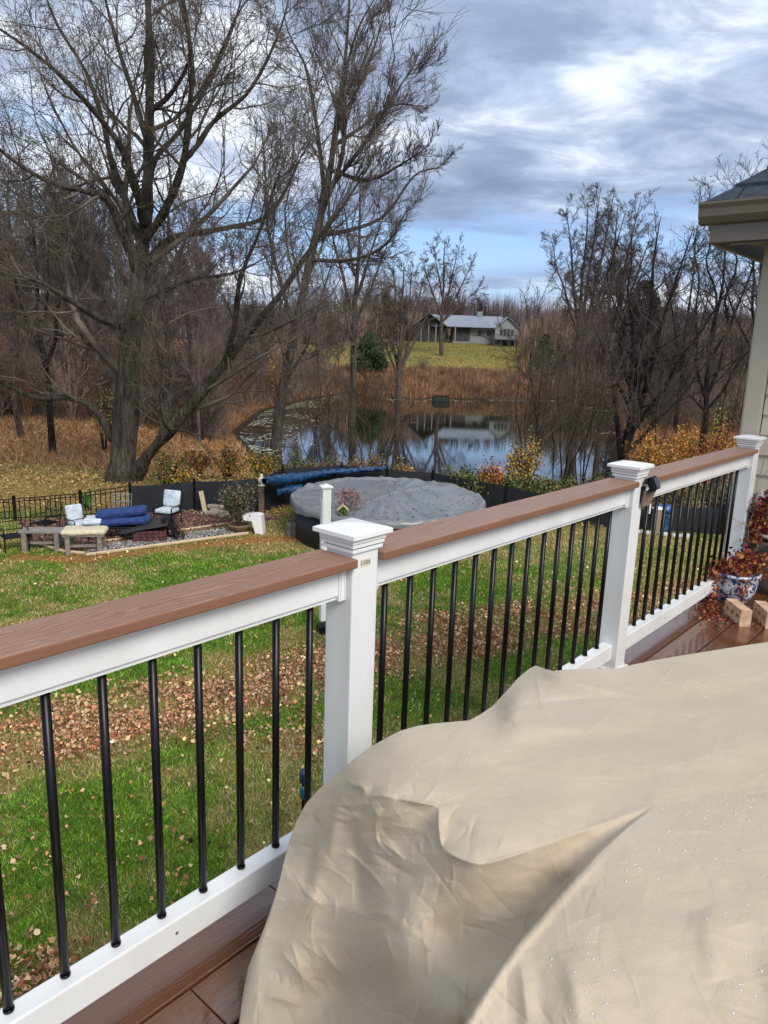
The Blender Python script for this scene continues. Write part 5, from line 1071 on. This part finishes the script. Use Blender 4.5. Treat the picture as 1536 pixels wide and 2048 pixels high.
V, F, C = leaf_quads(np.stack([rl*np.cos(al), rl*np.sin(al), Zg[kz]+PZ+2.75+.012], 1), .03+.04*RNG.random(nl), pick([(.26, .13, .06), (.14, .07, .04), (.40, .27, .12)], nl), 2.); mesh_np('stray_leaves', V, F, M['leafdry'], t, col=C)
m = MB(); m.lathe((0, 0, PZ+2.75-.085), [(PR+.02, 0), (PR+.03, .012), (PR+.02, .024), (PR-.02, .012)], 64); m.build('cable', M['gutter'], t, True)

def px3(px, py, d): q = atd(px, py, d); return (float(q[0]), float(q[1]), float(q[2]))
# blue rolled tarp lying on the fence
t0 = px3(528, 962, 18.6); t = thing('rolled_tarp', t0, 0, 'long blue tarpaulin rolled up on top of the fence behind the pool', 'tarp'); rg = np.random.default_rng(8); m = MB()
ctrl = [(528, 962, 17.3, .13), (555, 960, 18.2, .20), (600, 955, 19.0, .19), (650, 946, 19.5, .14), (700, 941, 19.65, .11), (745, 938, 19.7, .10), (772, 937, 19.7, .07)]
C = curve([(*[a-b for a, b in zip(px3(x, y, d), t0)], r) for x, y, d, r in ctrl], 60); C[:, 3] *= .60*(1+.07*rg.normal(size=60)); C[:, 2] += .008*rg.normal(size=60)
Pv, Fv = tubes(C[None, :, :3], C[None, :, 3], 16); Pv = Pv+rg.normal(size=Pv.shape)*.012; mesh_np('roll', Pv, Fv, M['tarp_b'], t, True)
m = MB(); a = px3(556, 972, 18.55); b = px3(606, 968, 19.0); vs = []
for j in range(9):
    f = j/8; x = a[0]+(b[0]-a[0])*f-t0[0]; y = a[1]+(b[1]-a[1])*f-t0[1]; z = a[2]-t0[2]; l = .20+.05*math.sin(j*1.7)
    vs += [(x, y-.12, z), (x+.03*math.sin(j*2.), y-.20-.03*math.cos(j*3), z-l*.5), (x+.05*math.sin(j*2.6), y-.18, z-l)]
m.add(vs, [(3*j+k, 3*j+3+k, 3*j+4+k, 3*j+1+k) for j in range(8) for k in range(2)]); dr = m.build('hanging_flap', M['tarp_b'], t, True)
sol = dr.modifiers.new('s', 'SOLIDIFY'); sol.thickness = .01
# post with a cream finial
b = G(523, 1030); t = thing('finial_post', b, 0, 'brown wooden post with a cream carved finial at the corner of the patio', 'post'); zt = px3(523, 972, b[1])[2]-b[2]
m = MB(); m.box((0, 0, zt/2), (.13, .13, zt), bev=.008); m.build('post', mat('brown_post', (.16, .10, .065), .8, .25, 9), t)
m = MB(); m.lathe((0, 0, zt), [(.10, 0), (.10, .03), (.05, .05), (.045, .08), (.085, .12), (.095, .17), (.06, .22), (.03, .235), (.05, .26), (.03, .30), (.004, .31)], 16); m.build('finial', mat('cream_paint', (.60, .52, .33), .6, .1, 9), t, True)
# tall white post standing in the lawn
b = (-.84, 10.41, float(ground(-.84, 10.41))); t = thing('white_post', b, .35, 'tall white post with a flat cap standing alone in the lawn before the pool', 'post'); zt = px3(661, 974, b[1])[2]-b[2]
m = MB(); m.box((0, 0, .1+zt/2), (.125, .125, zt-.2), bev=.006)
for s in (-1, 1): m.box((s*.04, -.066, zt*.62), (.012, .006, zt*.6)); m.box((-.066, s*.04, zt*.62), (.006, .012, zt*.6))
m.build('shaft', M['white'], t); m = MB(); m.lathe((0, 0, zt-.01), [(.118, 0), (.123, .02), (.02, .055), (0, .056)], 4); c = m.build('post_cap', M['white'], t); c.rotation_euler = (0, 0, PI/4)
m = MB(); m.box((0, 0, .06), (.19, .19, .14), bev=.01); m.build('base', M['iron'], t)
# gabled feeder with a green wreath, dried pink flowers behind it
b = G(684, 1106); b = (b[0], b[1], b[2]); t = thing('bird_feeder', b, .1, 'little gable roofed bird feeder with greenery, right of the tall white post', 'bird feeder'); s = b[1]/FPX; za = px3(684, 1010, b[1])[2]-b[2]
m = MB(); m.cyl((0, 0, 0), (0, 0, za-.16), .02, 8); m.build('pole', M['weather'], t)
m = MB()
for q in (-1, 1): m.box((q*.055, 0, za-.045), (.15, .16, .014), ry=q*.72)
m.build('roof', M['lumber'], t); m = MB(); m.box((0, 0, za-.20), (.16, .12, .02)); m.box((0, .05, za-.13), (.13, .012, .13)); m.build('tray', M['weather'], t)
n = 420; a = RNG.uniform(0, 2*PI, n); P = np.stack([.075*np.cos(a), -.075+RNG.normal(size=n)*.02, za-.16+.075*np.sin(a)], 1)+RNG.normal(size=(n, 3))*.018; V, F, C = leaf_quads(P, .035, pick(GRN+[(.3, .25, .08)], n), 0.); mesh_np('wreath', V, F, M['leaf'], t, col=C)
b = G(700, 1098); t = thing('dried_flowers', b, 0, 'clump of dried pinkish flower heads on thin stalks in front of the pool', 'plant'); za = px3(697, 985, b[1])[2]-b[2]
E_ = np.stack([RNG.normal(size=70)*.13-.05, RNG.normal(size=70)*.08, za*(.78+.24*RNG.random(70))], 1); m = MB()
for e in E_: m.tube([(e[0]*.2, e[1]*.2, 0), tuple(e)], .003, 3)
m.build('stalk', M['weather'], t); n = 900; P = E_[RNG.integers(0, 70, n)]+RNG.normal(size=(n, 3))*.035; V, F, C = leaf_quads(P, .032, pick([(.30, .14, .16), (.24, .10, .10), (.40, .26, .2), (.14, .07, .07)], n), 0.); mesh_np('flower_heads', V, F, M['leafdry'], t, col=C)

# ------------------------------------------------------------------ patio beds and edging
def sheet(name, P, dz, m_, sub=1):
    P = np.array([G(*p)[:2] for p in P]); lo, hi = P.min(0), P.max(0); xs = np.arange(lo[0]-.1, hi[0]+.1, .1); ys = np.arange(lo[1]-.1, hi[1]+.1, .1); X, Y = np.meshgrid(xs, ys, indexing='ij'); sd2 = poly_sd(X, Y, P)
    Zs = ground(X, Y)+dz-.12*sm(-.05, .12, sd2)+.02*fbm(X, Y, .3, 91); idx = np.arange(X.size).reshape(X.shape); F = np.stack([idx[:-1, :-1], idx[1:, :-1], idx[1:, 1:], idx[:-1, 1:]], -1); ok = (sd2[:-1, :-1] < .12); F = F[ok]
    o = mesh_np(name, np.stack([X, Y, Zs], -1), F, m_, smooth=True); return o, P
mul, MP = sheet('mulch_bed', [(40, 1083), (76, 1091), (127, 1107), (206, 1091), (465, 1053), (500, 1049), (560, 1040), (525, 1030), (400, 1027), (262, 1032), (40, 1045)], .03, mat('red_mulch', (.10, .045, .035), .95, vs=8, c2=(.20, .11, .08), bump=1., bs=30, bdist=.03)); tag(mul, kind='structure')
n = 9000; P = np.stack([RNG.uniform(MP[:, 0].min(), MP[:, 0].max(), n), RNG.uniform(MP[:, 1].min(), MP[:, 1].max(), n)], 1); P = P[poly_sd(P[:, 0], P[:, 1], MP) < 0]; n = len(P)
V, F, C = leaf_quads(np.stack([P[:, 0], P[:, 1], ground(P[:, 0], P[:, 1])+.06], 1), .03+.05*RNG.random(n), pick([(.16, .07, .05), (.26, .15, .11), (.09, .04, .035), (.34, .22, .14), (.2, .1, .11)], n), .7); o = mesh_np('mulch_chips', V, F, M['leafdry'], col=C); tag(o, 'reddish mulch chips and dead leaves covering the patio bed', 'mulch', kind='stuff')
GP = np.array([G(*p)[:2] for p in [(172, 1113), (300, 1097), (400, 1084), (492, 1071), (470, 1056), (400, 1067), (300, 1081), (206, 1093)]]); n = 16000
P = np.stack([RNG.uniform(GP[:, 0].min(), GP[:, 0].max(), n), RNG.uniform(GP[:, 1].min(), GP[:, 1].max(), n)], 1); P = P[poly_sd(P[:, 0], P[:, 1], GP) < 0]; n = len(P)
V, F, C = leaf_quads(np.stack([P[:, 0], P[:, 1], ground(P[:, 0], P[:, 1])+.045], 1), .03+.035*RNG.random(n), pick([(.34, .32, .30), (.24, .22, .21), (.46, .44, .40), (.14, .13, .13)], n), .8, aspect=.9, fold=.4); o = mesh_np('gravel', V, F, M['leafdry'], col=C); tag(o, 'strip of pale grey gravel in front of the patio bed', 'gravel', kind='stuff')
def timber(p, q, lab, w_=.07, h_=.10, m_='lumber'):
    a, b = Vector(G(*p)), Vector(G(*q)); t = thing('edging_timber', a, 0, lab, 'edging', 'timbers edging the patio bed'); d = b-a; m = MB(); m.tube([(0, 0, h_*.4), tuple(d/2+Vector((0, 0, h_*.4))), tuple(d+Vector((0, 0, h_*.4)))], w_/2, 6); m.build('plank', M[m_], t)
timber((76, 1091), (127, 1107), 'pale edging timber slanting beside the weathered bench'); timber((127, 1108), (170, 1111), 'short edging timber at the corner in front of the fluffy topped bench')
timber((206, 1089), (465, 1051), 'long pale timber between the mulch and the gravel'); timber((172, 1114), (496, 1072), 'long pale timber between the gravel and the lawn'); timber((465, 1051), (488, 1048), 'short timber running to the potted bush')

# ------------------------------------------------------------------ patio furniture
def at_px(px, py, d=None):
    if d is None: return G(px, py)
    q = atd(px, py, d); return (float(q[0]), float(q[1]), float(ground(q[0], q[1])))
def arm_chair(px, py, rz, lab, cushion=True, sc=1., slim=False):
    t = thing('patio_chair', at_px(px, py), rz, lab, 'chair', 'metal patio chairs'); t.scale = (sc, sc, sc); w, d, h = .30, .28, .40
    for sx in (-1, 1):
        m = MB(); m.tube([(sx*w, -d, 0), (sx*w, -d, .60), (sx*w, -d+.05, .63), (sx*w, d, .63), (sx*w, d+.06, .64)], .016, 6); m.build('arm', M['iron'], t)
        m = MB(); m.tube([(sx*w, -d, 0), (sx*w*.98, -d, h)], .015, 6); m.build('leg', M['iron'], t)
        m = MB(); m.tube([(sx*w, d-.02, 0), (sx*w, d, h), (sx*w, d+.16, 1.0)], .016, 6); m.build('leg', M['iron'], t)
    m = MB()
    for z in (.50, .72, .98): m.tube([(-w, d+.03+(z-.4)*.22, z), (w, d+.03+(z-.4)*.22, z)], .014, 6)
    for k in range(-3, 4): m.tube([(k*.08, d+.05, .5), (k*.08, d+.155, .98)], .007, 4)
    m.build('backrest', M['iron'], t); m = MB(); m.box((0, 0, h), (2*w, 2*d, .02))
    for k in range(-3, 4): m.box((k*.085, 0, h+.012), (.03, 2*d, .006))
    m.build('seat', M['iron'], t)
    if cushion:
        m = MB(); m.box((0, -.02, h+.085), (2*w-.06, 2*d-.02, .13), bev=.045); m.build('seat_cushion', M['cloth_w'], t, True)
        m = MB(); m.box((0, d+.00, h+.40), (2*w-.05, .13, .50), rx=-.22, bev=.05); m.build('back_cushion', M['cloth_w'], t, True)
    return t
arm_chair(336, 1052, -.25, 'metal patio chair with white cushions standing against the black screened fence', sc=.76)
arm_chair(160, 1076, .9, 'metal patio chair with white cushions left of the blue cushioned lounger', sc=.66)
arm_chair(30, 1102, .7, 'empty black iron chair at the left edge beside the weathered bench', False, .74)
arm_chair(92, 1072, -.4, 'empty black iron chair behind the bare weathered bench', False, .70)
# lounger with folded blue cushions
t = thing('lounger', at_px(236, 1080), .22, 'patio lounger piled with two rolled blue cushions and a white pillow end', 'lounger')
m = MB(); m.box((0, 0, .30), (1.25, .55, .04), bev=.01)
for sx in (-1, 1): m.tube([(sx*.6, -.27, .30), (sx*.6, .27, .30)], .02, 6)
m.build('frame', M['iron'], t)
for sx in (-.55, .55):
    for sy in (-.24, .24): m = MB(); m.cyl((sx, sy, 0), (sx, sy, .29), .018, 8); m.build('leg', M['iron'], t)
def pillow(name, c, d, m_, par, ry=0., rz=0., seed=1):
    m = MB(); m.box(c, d, ry=ry, rz=rz, bev=min(d)*.45); o = m.build(name, m_, par, True); s = o.modifiers.new('s', 'SUBSURF'); s.levels = s.render_levels = 2; s.subdivision_type = 'SIMPLE'
    tx = bpy.data.textures.new('crumple', 'CLOUDS'); tx.noise_scale = .12; dm = o.modifiers.new('d', 'DISPLACE'); dm.texture = tx; dm.strength = .05; dm.mid_level = .5; return o
pillow('blue_cushion', (.16, 0, .41), (1.05, .52, .17), M['blue'], t, -.05); pillow('blue_cushion', (.10, .02, .58), (1.05, .40, .17), M['blue'], t, -.10); pillow('white_pillow', (-.46, -.02, .42), (.38, .50, .16), M['cloth_w'], t)
# low bench with a fluffy cream top
def bench(px, py, rz, lab, L, D, H, m_, top=None, name='bench'):
    t = thing(name, at_px(px, py), rz, lab, 'bench'); m = MB()
    for k in range(3): m.box((0, (k-1)*D/3, H-.02), (L, D/3-.012, .035), bev=.004)
    m.build('seat', m_, t)
    for sx in (-1, 1):
        for sy in (-1, 1): m = MB(); m.box((sx*(L/2-.09), sy*(D/2-.05), (H-.04)/2), (.085, .075, H-.04), bev=.006); m.build('leg', m_, t)
    m = MB(); m.box((0, 0, H*.35), (L-.2, .06, .05)); m.build('stretcher', m_, t)
    if top: pillow('fluffy_top', (0, 0, H+.045), (L+.06, D+.05, .11), top, t)
    return t
bench(172, 1106, .18, 'weathered bench topped with a fluffy cream cushion in front of the patio', .78, .40, .40, M['weather'], mat('cream_fleece', (.62, .56, .38), .95, .2, 20, bump=1., bs=30, bdist=.02))
bench(88, 1100, .12, 'bare weathered grey bench between the iron chair and the cream topped bench', .80, .42, .42, M['weather'])
# brick fire pit under propped dark lids
t = thing('fire_pit', at_px(303, 1080), .18, 'square brick fire pit under a dark slanting metal lid', 'fire pit'); rg = random.Random(4); m = MB()
for k in range(4):
    for j in range(5):
        for sx in (0, 1):
            off = .06*(k % 2); m.box((-.26+j*.125+off*.5, -.27+sx*.54, .035+k*.068), (.115, .085, .06), bev=.006); m.box((-.29+sx*.58, -.25+j*.125, .035+k*.068), (.085, .115, .06), bev=.006)
m.build('brick_ring', M['darkred'], t); m = MB(); m.box((-.10, 0, .345), (.95, .75, .025), ry=-.17, rx=.05, bev=.004); m.build('lid', mat('dark_steel', (.035, .033, .032), .5, .3, 6), t)
m = MB(); m.box((.42, .05, .25), (.62, .5, .02), ry=.95, bev=.003); 
for k in range(5): m.tube([(.26+.02*k, -.22+k*.1, .50), (.72, -.22+k*.1, .02)], .010, 5)
m.build('grate', M['iron'], t)
# leaning board, firewood, planter bush, white stand, rack, small table, step
t = thing('leaning_board', at_px(411, 1030), 0, 'pale bare board leaning against the black screened fence', 'board'); m = MB(); m.box((-.06, .05, .29), (.11, .03, .60), ry=-.22, rx=-.12, bev=.004); m.box((.02, -.03, .04), (.26, .10, .07), rz=.4, bev=.004); m.build('board', M['lumber'], t)
for k, (px, py, r, L, rz, lab) in enumerate([(424, 1034, .07, .4, .5, 'split log at the front left of the firewood heap'), (437, 1031, .08, .42, -.4, 'thick log in the middle of the firewood heap'), (449, 1037, .06, .38, 1.2, 'thin log at the front right of the firewood heap'), (432, 1028, .065, .4, .1, 'log lying at the back of the firewood heap')]):
    b = at_px(px, py); t = thing('firewood_log', b, rz, lab, 'log', 'logs of the firewood heap'); m = MB(); z0 = r+(.10 if k == 3 else 0); m.tube([(-L/2, 0, z0), (-L/4, .01, z0+.01), (0, 0, z0), (L/2, .01, z0)], [r, r*1.05, r, r*.95], 9); m.build('wood', M['weather'], t)
b = at_px(478, 1066); t = thing('planter', b, .1, 'round wooden tub planter at the end of the gravel strip', 'planter'); m = MB(); m.lathe((0, 0, 0), [(.20, 0), (.24, .16), (.25, .17), (.25, .19), (.21, .19), (.20, .15), (0, .15)], 22); m.build('tub', mat('tub_wood', (.20, .13, .07), .8, .3, 9, bump=.6, bs=30), t, True)
PB = thing('potted_bush', (b[0], b[1], b[2]+.15), 0, 'dark green bush growing in the round tub planter', 'bush'); w_ = 40*b[1]/FPX; Hh = px3(478, 962, b[1])[2]-b[2]-.15; rg2 = np.random.default_rng(31); m = MB(); ends = []
for k in range(14+6): a = rg2.uniform(0, 2*PI); r = w_*rg2.random()**.6; e = (r*math.cos(a), r*math.sin(a), Hh*rg2.uniform(.55, .97)); ends.append(e); m.tube([(0, 0, 0), (e[0]*.4, e[1]*.4, e[2]*.5), e], [.02, .012, .005], 5)
m.build('stem', M['bark_brown'], PB); E_ = np.array(ends); n = 2600; P = E_[rg2.integers(0, 20, n)]*[1, 1, 1]*(rg2.beta(2.6, 1.2, n))[:, None]+rg2.normal(size=(n, 3))*[.09, .09, .09]; P[:, 2] = np.clip(P[:, 2], .15, Hh*1.05); V, F, C = leaf_quads(P, .035+.03*rg2.random(n), pick([(.03, .045, .03), (.06, .07, .035), (.14, .12, .07), (.24, .18, .11), (.10, .07, .045)], n, rg2), 0., rg2); mesh_np('foliage', V, F, M['leaf'], PB, col=C)
b = at_px(508, 1066); t = thing('plastic_stand', b, -.1, 'white plastic stand with a sloping side beside the tub planter', 'stand'); m = MB()
m.prism([(-.24, .44), (-.20, .30), (-.02, .30), (.06, .02), (.24, 0), (.20, .44), (.10, .46)], -.12, .12); o = m.build('shell', M['plastic'], t); o.rotation_euler = (PI/2, 0, 0)
t = thing('wire_rack', at_px(245, 1036), .12, 'thin grey wire rack propped against the picket fence behind the lounger', 'rack'); m = MB(); zz = .58
for x in (-.22, .22): m.tube([(x, -.12, 0), (x, .05, zz)], .011, 6)
for f in (.35, .7, 1.): m.tube([(-.22, -.12+.17*f, zz*f), (.22, -.12+.17*f, zz*f)], .009, 5)
for k in range(-3, 4): m.tube([(k*.055, -.12+.17*.35, zz*.35), (k*.055, .05, zz)], .005, 4)
m.build('frame', mat('grey_tube', (.25, .26, .27), .45, metal=.6), t)
bench(638, 1082, -.05, 'small grey side table left of the tall white post', .42, .36, .36, M['weather'], name='side_table')
t = thing('wooden_crate', at_px(592, 1070), .15, 'small weathered slatted crate by the near left edge of the pool', 'crate'); m = MB()
for k in range(4): m.box((-.15+k*.1, -.17, .16), (.07, .02, .32), bev=.003); m.box((-.15+k*.1, .17, .16), (.07, .02, .32), bev=.003)
for sx in (-1, 1): m.box((sx*.20, 0, .08), (.02, .32, .07)); m.box((sx*.20, 0, .24), (.02, .32, .07))
m.build('slats', M['weather'], t); m = MB(); m.box((0, 0, .03), (.36, .30, .02)); m.build('bottom', M['weather'], t)
# through the balusters on the right
b = at_px(1311, 1068); t = thing('garden_pillar', b, .3, 'short ribbed wooden pillar with a white cap before the black screen', 'pillar'); zt = px3(1311, 1018, b[1])[2]-b[2]; m = MB(); m.box((0, 0, zt/2), (.17, .17, zt), bev=.006)
for k in range(-1, 2): m.box((k*.05, -.088, zt/2), (.022, .012, zt*.95))
m.build('shaft', mat('tan_pillar', (.30, .22, .16), .8, .2, 9), t); m = MB(); m.lathe((0, 0, zt), [(.15, 0), (.15, .02), (.05, .06), (0, .065)], 4); c = m.build('cap', M['white'], t); c.rotation_euler = (0, 0, PI/4)
b = at_px(1332, 1070); t = thing('tarp_bundle', (b[0], b[1]+.3, b[2]), .2, 'bright blue tarp bundle against the black screen, right of the ribbed pillar', 'tarp'); zt = px3(1332, 1010, b[1]+.3)[2]-b[2]
pillow('bundle', (0, 0, zt-.10), (.42, .26, .22), mat('bright_blue_tarp', (.01, .09, .34), .4, .3, 6), t); m = MB(); m.box((0, .03, (zt-.2)/2), (.34, .2, zt-.2), bev=.03); m.build('stand', M['tarp_b'], t)
b = at_px(1289, 1066, 17.1); t = thing('notice_plate', (b[0], b[1]-.05, b[2]), 0, 'small white plate fixed to the dark screen beside the railing post with the solar light', 'sign'); z1 = px3(1289, 1017, 17.05)[2]-b[2]; m = MB(); m.box((0, 0, z1), (.13, .012, .24), bev=.002); pl = m.build('plate', M['white'], t)
m = MB(); m.box((0, .02, z1/2), (.03, .02, z1)); m.build('stake', M['iron'], t)
m = MB()
for k in (-.07, .0, .07): m.box((.01, -.0075, z1+k), (.05, .003, .018))
m.build('marks', M['ink'], pl)
rg = random.Random(9)
for k, px in enumerate(range(1276, 1376, 9)):
    p = at_px(px, 1066+(px-1276)*.10); t = thing('edging_stone', p, -.15+rg.uniform(-.1, .1), 'pale edging stone in the row before the black screen, seen between the balusters', 'stone', 'edging stones seen between the balusters'); m = MB(); m.box((0, 0, .03), (rg.uniform(.085, .10), .10, rg.uniform(.06, .09)), bev=.012); m.build('block', M['stone'], t)
b = at_px(606, 1760, 5.3); b = (float(atd(606, 1600, 5.3)[0]), 5.3, float(ground(0., 5.3))); t = thing('garden_stake', b, 0, 'dark garden stake with a blue green holder in the lawn below the nearest post', 'stake'); zt = px3(606, 1540, 5.3)[2]-b[2]
m = MB(); m.cyl((0, 0, 0), (0, 0, zt-.02), .011, 8); m.build('rod', M['iron'], t); m = MB(); m.lathe((0, 0, zt-.12), [(.016, 0), (.03, .02), (.034, .09), (.022, .12), (.012, .12)], 12); m.build('holder', mat('dark_blue_metal', (.01, .03, .07), .4), t, True)
m = MB(); m.lathe((0, 0, zt-.26), [(.012, 0), (.026, .02), (.026, .10), (.012, .125)], 12); m.build('bottle', mat('teal_glass', (.01, .10, .13), .15), t, True)
t = thing('float_box', (0, 0, 0), .1, 'dark box shaped float at the water edge on the far shore', 'float'); q = atz(882, 803, WATER); t.location = tuple(float(v) for v in q); m = MB(); m.box((0, 0, .3), (2.0, 1.2, .6), bev=.06); m.build('hull', mat('float_dark', (.012, .013, .012), .8, .3, 2), t); m = MB(); m.box((0, 0, .66), (1.7, 1.0, .1), bev=.03); m.build('lid', M['bark_dark'], t)
